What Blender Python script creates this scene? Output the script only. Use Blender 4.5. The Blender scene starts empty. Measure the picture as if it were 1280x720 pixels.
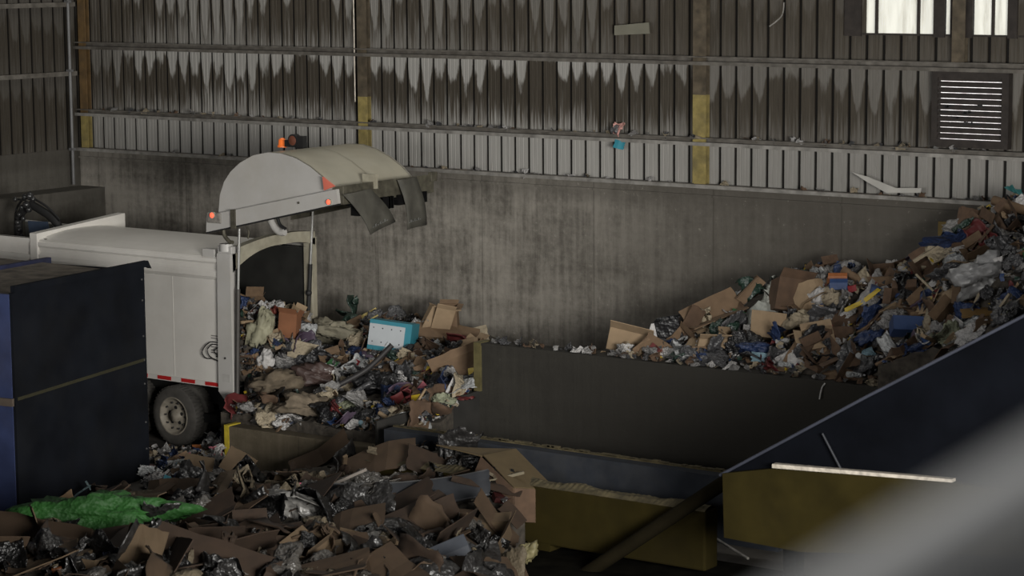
import bpy, math, random
from math import sin, cos, pi, radians, sqrt, floor
from mathutils import Vector, Matrix, noise

sc = bpy.context.scene
COL = sc.collection
rng = random.Random(7)

# ------------------------------------------------------------------ camera
FPX, PITCH, ROLL, YAW = 3000.0, .140, -.007, .625
CAM = Vector((35.80, -34.84, 8.7))
Fv = Vector((-sin(YAW)*cos(PITCH), cos(YAW)*cos(PITCH), -sin(PITCH)))
R0 = Vector((cos(YAW), sin(YAW), 0)); U0 = R0.cross(Fv)
Rv = cos(ROLL)*R0 + sin(ROLL)*U0
Uv = -sin(ROLL)*R0 + cos(ROLL)*U0
def ray(x, y): return Fv + Rv*((x-640)/FPX) + Uv*((360-y)/FPX)
def atz(x, y, z): d = ray(x, y); return CAM + d*((z-CAM.z)/d.z)
def aty(x, y, Y): d = ray(x, y); return CAM + d*((Y-CAM.y)/d.y)
def atx(x, y, X): d = ray(x, y); return CAM + d*((X-CAM.x)/d.x)
def atd(x, y, D): return CAM + ray(x, y)*D
def scr(P):
    d = Vector(P)-CAM; z = d.dot(Fv)
    return 640+FPX*d.dot(Rv)/z, 360-FPX*d.dot(Uv)/z
cd = bpy.data.cameras.new('camera'); cam = bpy.data.objects.new('camera', cd); COL.objects.link(cam)
cam.matrix_world = Matrix(((Rv.x, Uv.x, -Fv.x, CAM.x), (Rv.y, Uv.y, -Fv.y, CAM.y), (Rv.z, Uv.z, -Fv.z, CAM.z), (0, 0, 0, 1)))
cd.sensor_width = 36; cd.lens = FPX/1280*36; cd.clip_start = .1; cd.clip_end = 300
cd.dof.use_dof = True; cd.dof.focus_distance = 42; cd.dof.aperture_fstop = 2.2
sc.camera = cam

# ------------------------------------------------------------------ materials
MATS = {}
def mat(name, col, rough=.7, metal=0, var=.15, scale=3., bump=0., dirt=0., dirtcol=(.05, .04, .03), spec=.4, alpha=1., emit=0, stretch=None):
    if name in MATS: return MATS[name]
    m = bpy.data.materials.new(name); m.use_nodes = True; nt = m.node_tree; N = nt.nodes; L = nt.links
    b = N['Principled BSDF']; b.inputs['Roughness'].default_value = rough; b.inputs['Metallic'].default_value = metal
    b.inputs['Specular IOR Level'].default_value = spec
    tc = N.new('ShaderNodeTexCoord'); mp = N.new('ShaderNodeMapping'); L.new(tc.outputs['Object'], mp.inputs['Vector'])
    if stretch: mp.inputs['Scale'].default_value = stretch
    nz = N.new('ShaderNodeTexNoise'); nz.inputs['Scale'].default_value = scale; nz.inputs['Detail'].default_value = 6
    L.new(mp.outputs[0], nz.inputs['Vector'])
    r = N.new('ShaderNodeValToRGB'); L.new(nz.outputs['Fac'], r.inputs['Fac'])
    r.color_ramp.elements[0].position = .3; r.color_ramp.elements[1].position = .7
    r.color_ramp.elements[0].color = [max(0, c*(1-var)) for c in col]+[1]
    r.color_ramp.elements[1].color = [min(1, c*(1+var)) for c in col]+[1]
    out = r.outputs['Color']
    if dirt > 0:
        n2 = N.new('ShaderNodeTexNoise'); n2.inputs['Scale'].default_value = scale*.4; n2.inputs['Detail'].default_value = 8
        n2.inputs['Roughness'].default_value = .7; L.new(mp.outputs[0], n2.inputs['Vector'])
        r2 = N.new('ShaderNodeValToRGB'); r2.color_ramp.elements[0].position = .45; r2.color_ramp.elements[1].position = .72
        L.new(n2.outputs['Fac'], r2.inputs['Fac'])
        mu = N.new('ShaderNodeMath'); mu.operation = 'MULTIPLY'; mu.inputs[1].default_value = dirt; L.new(r2.outputs['Color'], mu.inputs[0])
        mx = N.new('ShaderNodeMixRGB'); mx.inputs[2].default_value = list(dirtcol)+[1]
        L.new(mu.outputs[0], mx.inputs[0]); L.new(out, mx.inputs[1]); out = mx.outputs[0]
    L.new(out, b.inputs['Base Color'])
    if bump:
        bp = N.new('ShaderNodeBump'); bp.inputs['Strength'].default_value = bump; bp.inputs['Distance'].default_value = .02
        L.new(nz.outputs['Fac'], bp.inputs['Height']); L.new(bp.outputs[0], b.inputs['Normal'])
    if emit:
        L.new(out, b.inputs['Emission Color']); b.inputs['Emission Strength'].default_value = emit
    if alpha < 1: b.inputs['Alpha'].default_value = alpha
    MATS[name] = m
    return m

class G:
    """tiny math-node builder"""
    def __init__(s, m): s.t = m.node_tree; s.N = s.t.nodes; s.L = s.t.links
    def m(s, op, a, b=None, c=None):
        n = s.N.new('ShaderNodeMath'); n.operation = op
        for i, v in enumerate((a, b, c)):
            if v is None: continue
            if isinstance(v, (int, float)): n.inputs[i].default_value = v
            else: s.L.new(v, n.inputs[i])
        return n.outputs[0]
    def xyz(s):
        tc = s.N.new('ShaderNodeTexCoord'); sp = s.N.new('ShaderNodeSeparateXYZ'); s.L.new(tc.outputs['Object'], sp.inputs[0]); return sp.outputs
    def vec(s, x, y, z):
        n = s.N.new('ShaderNodeCombineXYZ')
        for i, v in enumerate((x, y, z)):
            if isinstance(v, (int, float)): n.inputs[i].default_value = v
            else: s.L.new(v, n.inputs[i])
        return n.outputs[0]
    def noise(s, v, scale, det=5, rough=.6):
        n = s.N.new('ShaderNodeTexNoise'); n.inputs['Scale'].default_value = scale; n.inputs['Detail'].default_value = det
        n.inputs['Roughness'].default_value = rough; s.L.new(v, n.inputs['Vector']); return n.outputs['Fac']
    def white(s, v):
        n = s.N.new('ShaderNodeTexWhiteNoise'); n.noise_dimensions = '3D'; s.L.new(v, n.inputs['Vector']); return n.outputs['Value']
    def smooth(s, v, a, b):
        n = s.N.new('ShaderNodeMapRange'); n.interpolation_type = 'SMOOTHSTEP'
        s.L.new(v, n.inputs['Value']); n.inputs['From Min'].default_value = a; n.inputs['From Max'].default_value = b; return n.outputs[0]
    def mix(s, f, a, b):
        n = s.N.new('ShaderNodeMixRGB')
        if isinstance(f, (int, float)): n.inputs[0].default_value = f
        else: s.L.new(f, n.inputs[0])
        for i, v in ((1, a), (2, b)):
            if isinstance(v, tuple): n.inputs[i].default_value = list(v)+[1]
            else: s.L.new(v, n.inputs[i])
        return n.outputs[0]

RIB = .305
def siding_mat(name, along='x', dirty=0.):
    m = bpy.data.materials.new(name); m.use_nodes = True; g = G(m); b = g.N['Principled BSDF']
    X, Y, Z = g.xyz(); a = X if along == 'x' else Y
    u = g.m('DIVIDE', a, RIB); i = g.m('FLOOR', u); fr = g.m('FRACT', u)
    t = g.m('ABSOLUTE', g.m('MULTIPLY', g.m('SUBTRACT', fr, .5), 2.))
    wob = g.noise(g.vec(g.m('MULTIPLY', a, 9.), 0., g.m('MULTIPLY', Z, 2.2)), 1., 4)
    wob = g.m('SUBTRACT', wob, .5)
    streak = g.noise(g.vec(g.m('MULTIPLY', a, 26.), 3., g.m('MULTIPLY', Z, .9)), 1., 3)
    big = g.noise(g.vec(a, 7., g.m('MULTIPLY', Z, .6)), .45, 3)
    def tongues(ztop, h, lo, rg, seed):
        rnd = g.white(g.vec(i, seed, 0.))
        s = g.m('DIVIDE', g.m('SUBTRACT', ztop, Z), h)
        Ln = g.m('ADD', lo, g.m('MULTIPLY', rnd, rg))
        Ln = g.m('ADD', Ln, g.m('MULTIPLY', g.m('SUBTRACT', big, .5), 1.3))
        sh = g.m('SUBTRACT', 1.1, g.m('MULTIPLY', g.m('POWER', g.m('MINIMUM', g.m('ABSOLUTE', g.m('ADD', t, g.m('MULTIPLY', g.m('SUBTRACT', rnd, .5), .5))), 1.), 2.2), .75))
        lim = g.m('ADD', g.m('MULTIPLY', Ln, sh), g.m('MULTIPLY', wob, .55))
        return g.smooth(g.m('SUBTRACT', lim, s), -.05, .10), s
    def zone(ztop, h, lo, rg, seed):
        tg, sg = tongues(ztop, h, lo, rg, seed)
        st = g.m('ADD', g.m('MULTIPLY', g.m('SUBTRACT', streak, .5), 1.5), g.m('MULTIPLY', g.m('SUBTRACT', big, .5), .8))
        up = g.m('MULTIPLY', g.smooth(g.m('ADD', g.m('SUBTRACT', sg, .80), st), -.15, .35), .85)
        return g.m('MAXIMUM', tg, up)
    low = g.m('SUBTRACT', 1., g.m('MULTIPLY', g.smooth(g.m('ADD', streak, g.m('MULTIPLY', big, .5)), .85, 1.05), .6))
    if along == 'x':
        mid, t2, zl = zone(6.87, 1.33, .14, .45, 3.), zone(8.5, 1.6, .28, .6, 9.), 5.42
        isTop = g.m('GREATER_THAN', Z, 6.9); isLow = g.m('LESS_THAN', Z, zl)
    else:
        mid, t2 = zone(6.25, 1.5, .1, .3, 3.), zone(7.7, 1.5, .1, .3, 9.)
        isTop = g.m('GREATER_THAN', Z, 6.27); isLow = g.m('LESS_THAN', Z, 3.)
    clean = g.m('ADD', g.m('MULTIPLY', isTop, t2), g.m('MULTIPLY', g.m('SUBTRACT', 1., isTop), mid))
    clean = g.m('ADD', g.m('MULTIPLY', isLow, low), g.m('MULTIPLY', g.m('SUBTRACT', 1., isLow), clean))
    # soot, plus weaker light painted in, darkens both ends of the shed wall
    if along == 'x':
        e = g.m('ADD', g.m('MULTIPLY', g.smooth(X, 1.8, .3), .75), g.m('MULTIPLY', g.smooth(X, 12., 15.5), .72))
        e = g.m('ADD', g.m('MULTIPLY', e, g.m('SUBTRACT', 1., g.m('MULTIPLY', isLow, .6))), g.m('MULTIPLY', isTop, g.m('ADD', .38, g.m('MULTIPLY', g.smooth(X, 6., 11.), .35))))
        e = g.m('ADD', e, g.m('MULTIPLY', g.m('SUBTRACT', wob, .1), .25))
        clean = g.m('MULTIPLY', clean, g.m('SUBTRACT', 1., g.m('MINIMUM', g.m('MAXIMUM', e, 0.), .9)))
    else:
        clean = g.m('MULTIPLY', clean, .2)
    fine = g.noise(g.vec(g.m('MULTIPLY', a, 60.), 0., g.m('MULTIPLY', Z, 1.)), 1., 2)
    galv = g.mix(fine, (.25, .245, .228), (.43, .42, .395))
    soot = g.mix(g.noise(g.vec(g.m('MULTIPLY', a, 22.), 1., g.m('MULTIPLY', Z, 2.)), 1., 4), (.030, .025, .019), (.092, .079, .060))
    c = g.mix(clean, soot, galv)
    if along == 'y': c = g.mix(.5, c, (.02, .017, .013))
    groove = g.smooth(t, .80, .86)
    c = g.mix(g.m('MULTIPLY', groove, .97), c, (.006, .005, .004))  # groove lines painted near black: dirt plus the shade inside them
    g.L.new(c, b.inputs['Base Color']); b.inputs['Roughness'].default_value = .62; b.inputs['Metallic'].default_value = .15
    b.inputs['Specular IOR Level'].default_value = .3
    return m

def concrete_mat(name, base=(.20, .19, .17), dark=(.07, .065, .055), axis='x', scale=1.):
    m = bpy.data.materials.new(name); m.use_nodes = True; g = G(m); b = g.N['Principled BSDF']
    X, Y, Z = g.xyz(); a = X if axis == 'x' else Y
    n1 = g.noise(g.vec(X, Y, Z), .7*scale, 8, .68)
    n2 = g.noise(g.vec(g.m('MULTIPLY', a, 7.), 2., g.m('MULTIPLY', Z, .55)), 1., 5)
    n3 = g.noise(g.vec(X, Y, Z), 9., 6, .75)
    n4 = g.noise(g.vec(g.m('MULTIPLY', a, .35), 5., g.m('MULTIPLY', Z, 3.4)), 1., 4)
    n5 = g.noise(g.vec(X, 9., Z), .35, 3)
    v = g.m('ADD', g.m('MULTIPLY', g.m('ADD', n1, g.m('MULTIPLY', g.m('SUBTRACT', n5, .5), .7)), .9), g.m('ADD', g.m('MULTIPLY', n2, .75), g.m('ADD', g.m('MULTIPLY', n3, .5), g.m('MULTIPLY', n4, .45))))
    f = g.smooth(v, .95, 1.6)
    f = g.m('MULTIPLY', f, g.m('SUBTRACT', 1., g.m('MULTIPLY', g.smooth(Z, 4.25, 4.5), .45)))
    f = g.m('MULTIPLY', f, g.m('SUBTRACT', 1., g.m('MULTIPLY', g.smooth(g.m('ADD', X, g.m('MULTIPLY', n5, 3.)), 11., 18.), .85)))  # darkens to the right: stain plus weaker light painted in
    c = g.mix(f, dark, base)
    sp = g.smooth(n3, .63, .7)
    c = g.mix(g.m('MULTIPLY', sp, .25), c, tuple(min(1, k*1.7) for k in base))
    # faint joints of the board-cast panels, one every 2.44 m
    j = g.m('ABSOLUTE', g.m('SUBTRACT', g.m('FRACT', g.m('DIVIDE', g.m('ADD', a, 40.), 2.44)), .5))
    jl = g.m('LESS_THAN', j, .006)
    c = g.mix(g.m('MULTIPLY', jl, .3), c, (.03, .027, .022))
    g.L.new(c, b.inputs['Base Color']); b.inputs['Roughness'].default_value = .9; b.inputs['Specular IOR Level'].default_value = .2
    bp = g.N.new('ShaderNodeBump'); bp.inputs['Strength'].default_value = .35; bp.inputs['Distance'].default_value = .03
    g.L.new(v, bp.inputs['Height']); g.L.new(bp.outputs[0], b.inputs['Normal'])
    return m

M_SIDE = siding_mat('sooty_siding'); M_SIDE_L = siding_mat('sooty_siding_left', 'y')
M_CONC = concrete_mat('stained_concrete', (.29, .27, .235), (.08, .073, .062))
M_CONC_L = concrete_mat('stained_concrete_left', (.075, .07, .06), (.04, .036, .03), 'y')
M_CONC_D = concrete_mat('sooty_concrete', (.055, .052, .044), (.030, .028, .024))
M_CURB = concrete_mat('curb_concrete', (.12, .10, .07), (.07, .058, .038))
M_FLOOR = mat('floor_grime', (.055, .05, .044), .8, var=.5, scale=2.5, bump=.4, dirt=.6)
M_STEEL_D = mat('girt_steel', (.13, .12, .105), .6, .2, .35, 6, dirt=.6)
M_STEEL_L = mat('girt_lip_steel', (.26, .25, .23), .55, .2, .3, 6, dirt=.45)
M_YEL = mat('yellow_column_paint', (.25, .20, .07), .7, var=.25, scale=8, dirt=.8, dirtcol=(.12, .10, .05))
M_COLDIRT = mat('grimy_column_paint', (.085, .068, .045), .75, var=.4, scale=7, dirt=.5)
M_ORANGE = mat('rusty_orange_paint', (.115, .07, .027), .7, var=.3, scale=6, dirt=.5)
M_WHITE = mat('truck_white_paint', (.62, .60, .56), .38, var=.04, scale=2, dirt=.22, dirtcol=(.33, .30, .25), spec=.5)
M_WHITE2 = mat('tailgate_white_paint', (.43, .42, .40), .35, var=.05, scale=2, dirt=.35, dirtcol=(.30, .27, .21), spec=.5)
M_SHELL = mat('tailgate_shell_cream', (.37, .35, .28), .3, var=.12, scale=1.5, dirt=.45, dirtcol=(.30, .26, .17), spec=.6)
M_CREAM = mat('frame_cream', (.33, .31, .24), .5, var=.2, scale=4, dirt=.5, dirtcol=(.16, .13, .09))
M_BLACKIN = mat('grimy_body_interior', (.018, .018, .016), .8, var=.3, scale=3)
M_BLACK = mat('black_rubber', (.014, .014, .014), .6, var=.2)
M_TYRE = mat('tyre_rubber', (.062, .058, .052), .85, var=.25, scale=6, bump=.2)
M_RIM = mat('rim_dusty', (.20, .18, .145), .6, var=.25, scale=9, dirt=.4)
M_GREASE = mat('greasy_steel', (.095, .088, .065), .6, .3, .4, 8, dirt=.3)
M_CHROME = mat('chrome_rod', (.5, .5, .48), .3, .7, .1)
M_RED = mat('red_reflector', (.42, .02, .02), .4, var=.1)
M_LED = mat('lit_red_lamp', (1, .08, .04), .4, emit=2.2, var=.05)
M_AMBER = mat('amber_beacon_lens', (.75, .16, .03), .3, var=.1, emit=.25)
M_SALMON = mat('salmon_reflector', (.62, .16, .11), .45, var=.1)
M_NAVY_SHADED = mat('navy_steel', (.0075, .0088, .012), .65, var=.35, scale=1.2, dirt=.3, dirtcol=(.018, .017, .014), spec=.08)  # near black: shade of the container's dark face put into its colour
M_BLUE_LIT = mat('blue_steel', (.035, .048, .115), .5, var=.25, scale=2, dirt=.3)  # the container's lit face, its light put into a brighter blue
M_NAVYB = mat('navy_flange', (.022, .026, .06), .5, var=.3, scale=3)
M_DUST = mat('dusty_box_top', (.10, .085, .068), .9, var=.5, scale=4, bump=.5, dirt=.5, dirtcol=(.16, .145, .12))
M_RAILB = mat('blue_grey_steel', (.030, .034, .042), .8, 0, .2, 3, spec=.1, dirt=.3, dirtcol=(.08, .075, .065))
M_PALE = mat('pale_steel_edge', (.55, .50, .42), .5, .2, .3, 14)
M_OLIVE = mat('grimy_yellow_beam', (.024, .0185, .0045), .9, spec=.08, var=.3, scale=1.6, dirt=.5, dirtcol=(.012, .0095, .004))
M_DUSTY = mat('dust_crust', (.07, .057, .029), .95, var=.4, scale=7, bump=.6)
M_PIPE = mat('grey_handrail_paint', (.55, .56, .56), .5, var=.04)
M_PANE = mat('daylit_translucent_pane', (.80, .80, .72), .6, var=.12, scale=1.4, dirt=.75, dirtcol=(.20, .17, .12), emit=.42, stretch=(7, 1, .8))
M_DAY = mat('daylight_behind_louvre', (.85, .76, .76), .6, var=.3, scale=9, emit=1.15)
M_LOUV = mat('louvre_slat_grime', (.026, .021, .018), .7, var=.3, scale=9)
M_BELT = mat('belt_black', (.006, .006, .006), .9, var=.3, spec=.05)
M_NAVYC = mat('conveyor_navy', (.003, .0036, .0055), .85, var=.35, scale=1.3, spec=.05)

# ------------------------------------------------------------------ mesh builder
class MB:
    def __init__(s): s.v = []; s.f = []; s.mi = []; s.sm = []
    def add(s, vs, fs, mi=0, smooth=False):
        o = len(s.v); s.v += [tuple(p) for p in vs]
        for f in fs: s.f.append([o+k for k in f]); s.mi.append(mi); s.sm.append(smooth)
    def box(s, a, b, mi=0, M=None, bev=0):
        x0, x1 = sorted((a[0], b[0])); y0, y1 = sorted((a[1], b[1])); z0, z1 = sorted((a[2], b[2]))
        vs = [Vector(p) for p in ((x0,y0,z0),(x1,y0,z0),(x1,y1,z0),(x0,y1,z0),(x0,y0,z1),(x1,y0,z1),(x1,y1,z1),(x0,y1,z1))]
        if M: vs = [M @ p for p in vs]
        s.add(vs, [(0,3,2,1),(4,5,6,7),(0,1,5,4),(1,2,6,5),(2,3,7,6),(3,0,4,7)], mi)
    def prism(s, poly, y0, y1, mi=0, plane='xz', smooth=False):
        n = len(poly)
        def P(a, b, h): return {'xz': (a, h, b), 'yz': (h, a, b), 'xy': (a, b, h)}[plane]
        vs = [P(a, b, y0) for a, b in poly]+[P(a, b, y1) for a, b in poly]
        s.add(vs, [list(range(n)), list(range(2*n-1, n-1, -1))], mi)
        s.add(vs, [(k, k+n, (k+1) % n+n, (k+1) % n) for k in range(n)], mi, smooth)
    def tube(s, pts, r, seg=10, mi=0, caps=True, radii=None):
        pts = [Vector(p) for p in pts]; n = len(pts); vs = []; fs = []
        up = Vector((0, 0, 1))
        for k, p in enumerate(pts):
            d = (pts[min(k+1, n-1)]-pts[max(k-1, 0)]).normalized()
            a = d.cross(up if abs(d.z) < .95 else Vector((1, 0, 0))).normalized(); b = d.cross(a)
            rr = radii[k] if radii else r
            for j in range(seg):
                t = 2*pi*j/seg; vs.append(p+(a*cos(t)+b*sin(t))*rr)
        for k in range(n-1):
            for j in range(seg): fs.append((k*seg+j, k*seg+(j+1) % seg, (k+1)*seg+(j+1) % seg, (k+1)*seg+j))
        s.add(vs, fs, mi, True)
        if caps: s.add(vs[:seg], [list(range(seg))[::-1]], mi); s.add(vs[-seg:], [list(range(seg))], mi)
    def lathe(s, prof, seg=20, axis='z', c=(0, 0, 0), mi=0, close=True):
        vs = []; fs = []; n = len(prof)
        for r, h in prof:
            for j in range(seg):
                t = 2*pi*j/seg; a, b = r*cos(t), r*sin(t)
                p = {'z': (a, b, h), 'y': (a, h, b), 'x': (h, a, b)}[axis]
                vs.append((p[0]+c[0], p[1]+c[1], p[2]+c[2]))
        for k in range(n-1):
            for j in range(seg): fs.append((k*seg+j, k*seg+(j+1) % seg, (k+1)*seg+(j+1) % seg, (k+1)*seg+j))
        s.add(vs, fs, mi, True)
        if close: s.add(vs[:seg], [list(range(seg))], mi); s.add(vs[-seg:], [list(range(seg))], mi)
    def quad(s, a, b, c, d, t=.01, mi=0):
        a, b, c, d = map(Vector, (a, b, c, d)); n = (b-a).cross(d-a).normalized()*t
        s.add([a, b, c, d, a-n, b-n, c-n, d-n], [(0,1,2,3),(7,6,5,4),(0,4,5,1),(1,5,6,2),(2,6,7,3),(3,7,4,0)], mi)
    def ball(s, c, r, mi=0, seg=10, sc3=(1, 1, 1)):
        pr = [(max(.001, r*sin(pi*k/8)), -r*cos(pi*k/8)) for k in range(9)]
        vs = []; fs = []
        for rr, h in pr:
            for j in range(seg): t = 2*pi*j/seg; vs.append((c[0]+rr*cos(t)*sc3[0], c[1]+rr*sin(t)*sc3[1], c[2]+h*sc3[2]))
        for k in range(8):
            for j in range(seg): fs.append((k*seg+j, k*seg+(j+1) % seg, (k+1)*seg+(j+1) % seg, (k+1)*seg+j))
        s.add(vs, fs, mi, True)
    def mesh(s, name, mats):
        me = bpy.data.meshes.new(name); me.from_pydata(s.v, [], s.f)
        for m in (mats if isinstance(mats, (list, tuple)) else [mats]): me.materials.append(m)
        me.polygons.foreach_set('material_index', s.mi); me.polygons.foreach_set('use_smooth', s.sm)
        me.update(); return me
    def build(s, name, mats, parent=None, bevel=0, loc=None):
        o = bpy.data.objects.new(name, s.mesh(name, mats)); COL.objects.link(o)
        if parent:
            o.parent = parent
            w = WORLD.get(parent.name, Vector((0, 0, 0)))
            o.location = -w; WORLD[o.name] = Vector((0, 0, 0))
        else: WORLD[o.name] = Vector((0, 0, 0))
        if bevel:
            bm = o.modifiers.new('bevel', 'BEVEL'); bm.width = bevel; bm.segments = 2; bm.limit_method = 'ANGLE'
        return o
WORLD = {}
def tag(o, label, cat, group=None, kind=None):
    o['label'] = label; o['category'] = cat
    if group: o['group'] = group
    if kind: o['kind'] = kind
    return o
def struct(o, label=None):
    o['kind'] = 'structure'
    if label: o['label'] = label
    return o
def empty(name, loc, label, cat, group=None):
    o = bpy.data.objects.new(name, None); COL.objects.link(o); o.location = loc; o.empty_display_size = .2
    WORLD[o.name] = Vector(loc); return tag(o, label, cat, group)

# ================================================================== SETTING
b = MB(); b.box((-.6, -42, -.3), (34, 1, 0)); struct(b.build('floor', M_FLOOR), 'grimy concrete tipping floor')
b = MB(); b.box((-.6, -20.4, 0), (18.7, -20, 4.2)); b.box((18.7, -20.4, 0), (27, -20, 2.75)); struct(b.build('wall_front', M_CONC), 'concrete push wall on the near side of the bunker')  # unseen wall added to keep low light off the front heap
# back wall: corrugated siding above the concrete push wall, each pan a profile
def siding(name, a0, a1, z0, z1, off, axis, m, holes=()):
    b = MB(); k0 = int(floor(a0/RIB)); k1 = int(math.ceil(a1/RIB))
    def pt(a, h, z): return (a, off+h, z) if axis == 'x' else (off-h, a, z)
    zs = [z0, z1]
    for k in range(k0, k1):
        prof = [(-.5, .045), (-.44, .045), (-.40, 0), (-.18, 0), (-.165, .006), (-.135, .006), (-.12, 0), (.12, 0), (.135, .006), (.165, .006), (.18, 0), (.40, 0), (.44, .045), (.5, .045)]
        zt = z1
        c = (k+.5)*RIB
        for h0, h1, hz in holes:
            if h0 < c < h1: zt = hz
        for (p, h), (q, g) in zip(prof[:-1], prof[1:]):
            b.add([pt(c+p*RIB, h, z0), pt(c+q*RIB, g, z0), pt(c+q*RIB, g, zt), pt(c+p*RIB, h, zt)], [(0, 1, 2, 3)])
    return b.build(name, m)
WIN_Z = 7.33
holes = [(17.55, 18.92, WIN_Z), (19.0, 19.2, WIN_Z), (19.5, 20.16, WIN_Z), (20.3, 21.6, WIN_Z)]
struct(siding('wall_back', -.3, 27, 4.68, 10, .10, 'x', M_SIDE, holes), 'soot stained corrugated metal upper wall')
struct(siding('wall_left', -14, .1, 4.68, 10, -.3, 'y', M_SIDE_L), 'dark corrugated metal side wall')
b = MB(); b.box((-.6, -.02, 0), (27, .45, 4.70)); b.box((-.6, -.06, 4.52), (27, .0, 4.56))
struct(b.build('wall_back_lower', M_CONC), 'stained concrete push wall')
b = MB(); b.box((-.6, -14, 0), (-.27, 0, 4.72)); b.box((-.3, -14, 0), (.42, -.02, 3.95))
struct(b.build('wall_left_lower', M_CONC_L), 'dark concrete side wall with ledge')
# translucent panes
def pane(n, x0, x1, mull, z1=10, name=None, slant=0.):
    b = MB()
    b.prism([(x0, WIN_Z), (x1, WIN_Z), (x1, z1), (x0-slant, z1)], .13, .15)
    for mx in mull: b.box((mx-.022, .09, WIN_Z), (mx+.022, .13, z1), 1)
    b.box((x0-.03, .08, WIN_Z-.03), (x1+.03, .14, WIN_Z), 1)
    struct(b.build('window_%d' % n, [M_PANE, M_LOUV]), 'daylit dirty translucent panel')
pane(1, 17.60, 18.88, (17.86, 18.60), slant=.28)
pane(2, 19.07, 19.17, ())
pane(3, 19.55, 20.14, (19.88,))
pane(4, 20.30, 21.4, (20.75, 21.2))
b = MB()
for x0, x1 in ((17.3, 17.60), (18.88, 19.07), (19.17, 19.55), (20.14, 20.30)): b.box((x0, .06, WIN_Z-.05), (x1, .10, 10))
struct(b.build('trim_1', M_LOUV), 'dark jambs between the translucent panels')
# backing outside so no sky shows past jambs
# girts
def girt(z0, z1, x0, x1, label, lip=M_STEEL_L):
    b = MB()
    b.prism([(-.10, z0), (0.06, z0), (.06, z1), (-.10, z1), (-.10, z1-.02), (.04, z1-.02), (.04, z0+.02), (-.08, z0+.02), (-.08, z0+.045), (-.10, z0+.045)], x0, x1, 0, 'yz')
    o = b.build('wall_girt', [M_STEEL_D]); tag(o, label, 'girt', 'horizontal steel girts')
    b = MB(); b.box((x0, -.125, z0-.005), (x1, -.085, z0+.055)); b.build('lip', lip, o)
    return o
girt(6.76, 6.90, -.28, 27, 'long upper horizontal steel girt on the back wall, level with the louvre top', M_STEEL_D)
girt(5.40, 5.53, -.28, 27, 'long lower steel girt on the back wall carrying blown litter')
girt(4.68, 4.74, -.28, 27, 'thin pale sill angle between corrugated siding and concrete wall')
for z, l in ((6.22, 'middle'), (7.62, 'upper')):
    b = MB(); b.box((-.24, -14, z), (-.14, -.15, z+.09)); o = b.build('wall_girt', M_STEEL_D)
    tag(o, l+' horizontal girt on the dark left side wall', 'girt', 'horizontal steel girts')
b = MB(); b.box((4, -.135, 6.885), (15, -.09, 6.905)); 
# columns
def column(x, w, bands, label):
    e = empty('steel_column', (x, 0, 4.7), label, 'column', 'steel columns on the back wall')
    for z0, z1, m in bands:
        b = MB()
        b.box((x-w/2, -.035, z0), (x+w/2, -.02, z1)); b.box((x-.006, -.02, z0), (x+.006, .09, z1)); b.box((x-w/2, .075, z0), (x+w/2, .09, z1))
        b.build('column_section', m, e)
column(-.10, .20, [(4.72, 5.42, M_YEL), (5.42, 6.8, M_ORANGE), (6.8, 10, M_ORANGE)], 'yellow and rust orange steel column in the left corner')
column(7.27, .22, [(4.72, 6.0, M_YEL), (6.0, 6.75, M_COLDIRT), (6.75, 10, M_COLDIRT)], 'steel column behind the raised tailgate, yellow low and grimy above')
column(14.62, .26, [(4.72, 6.25, M_YEL), (6.25, 10, M_COLDIRT)], 'steel column with bright yellow foot, in the open stretch of wall')
column(19.36, .22, [(6.9, 10, M_COLDIRT)], 'brown grimy column between the daylit panels, above the louvre')
b = MB(); b.tube([(7.09, -.03, 5.9), (7.09, -.03, 9)], .012); tag(b.build('conduit', M_PALE), 'thin pale conduit running up beside the column behind the tailgate', 'conduit')
b = MB(); p = aty(93, 240, -.35); b.tube([(-.14, -.35, 4.0), (-.14, -.35, 10)], .035)
for z in (4.7, 6.3, 7.7): b.box((-.2, -.4, z), (-.09, -.3, z+.05))
tag(b.build('downpipe', mat('grey_pipe', (.13, .13, .13), .5, .2)), 'vertical grey pipe in the left wall corner', 'pipe')
# louvre
e = empty('louvre_vent', (19.57, 0, 5.56), 'square metal louvre vent with dark frame, daylight between its slats', 'vent')
b = MB()
for a, c in (((18.93, -.055, 5.68), (19.03, .09, 6.66)), ((20.12, -.055, 5.68), (20.24, .09, 6.66)), ((18.93, -.06, 6.66), (20.24, .09, 6.78)), ((18.93, -.06, 5.56), (20.24, .09, 5.68))): b.box(a, c)
b.build('frame', M_LOUV, e)
for k in range(11):
    z = 5.70+k*.091
    b = MB(); b.quad((19.03, -.02, z), (20.12, -.02, z), (20.12, .055, z+.072), (19.03, .055, z+.072), .006)
    b.quad((19.03, -.02, z-.005), (20.12, -.02, z-.005), (20.12, -.02, z+.055), (19.03, -.02, z+.055), .006)
    b.build('slat', M_LOUV, e)
b = MB(); b.box((19.03, .07, 5.68), (20.12, .075, 6.66)); b.build('daylight_opening', M_DAY, e)
b = MB()
for k in range(26):
    x = rng.uniform(19.05, 20.0); z = 5.68+rng.choice((2, 3, 4, 5, 5, 4))*.091+rng.uniform(.04, .08); b.box((x, -.035, z), (x+rng.uniform(.02, .12), -.03, z+rng.uniform(.015, .035)))
o = b.build('clogging_dirt', M_BLACK, e)

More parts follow.
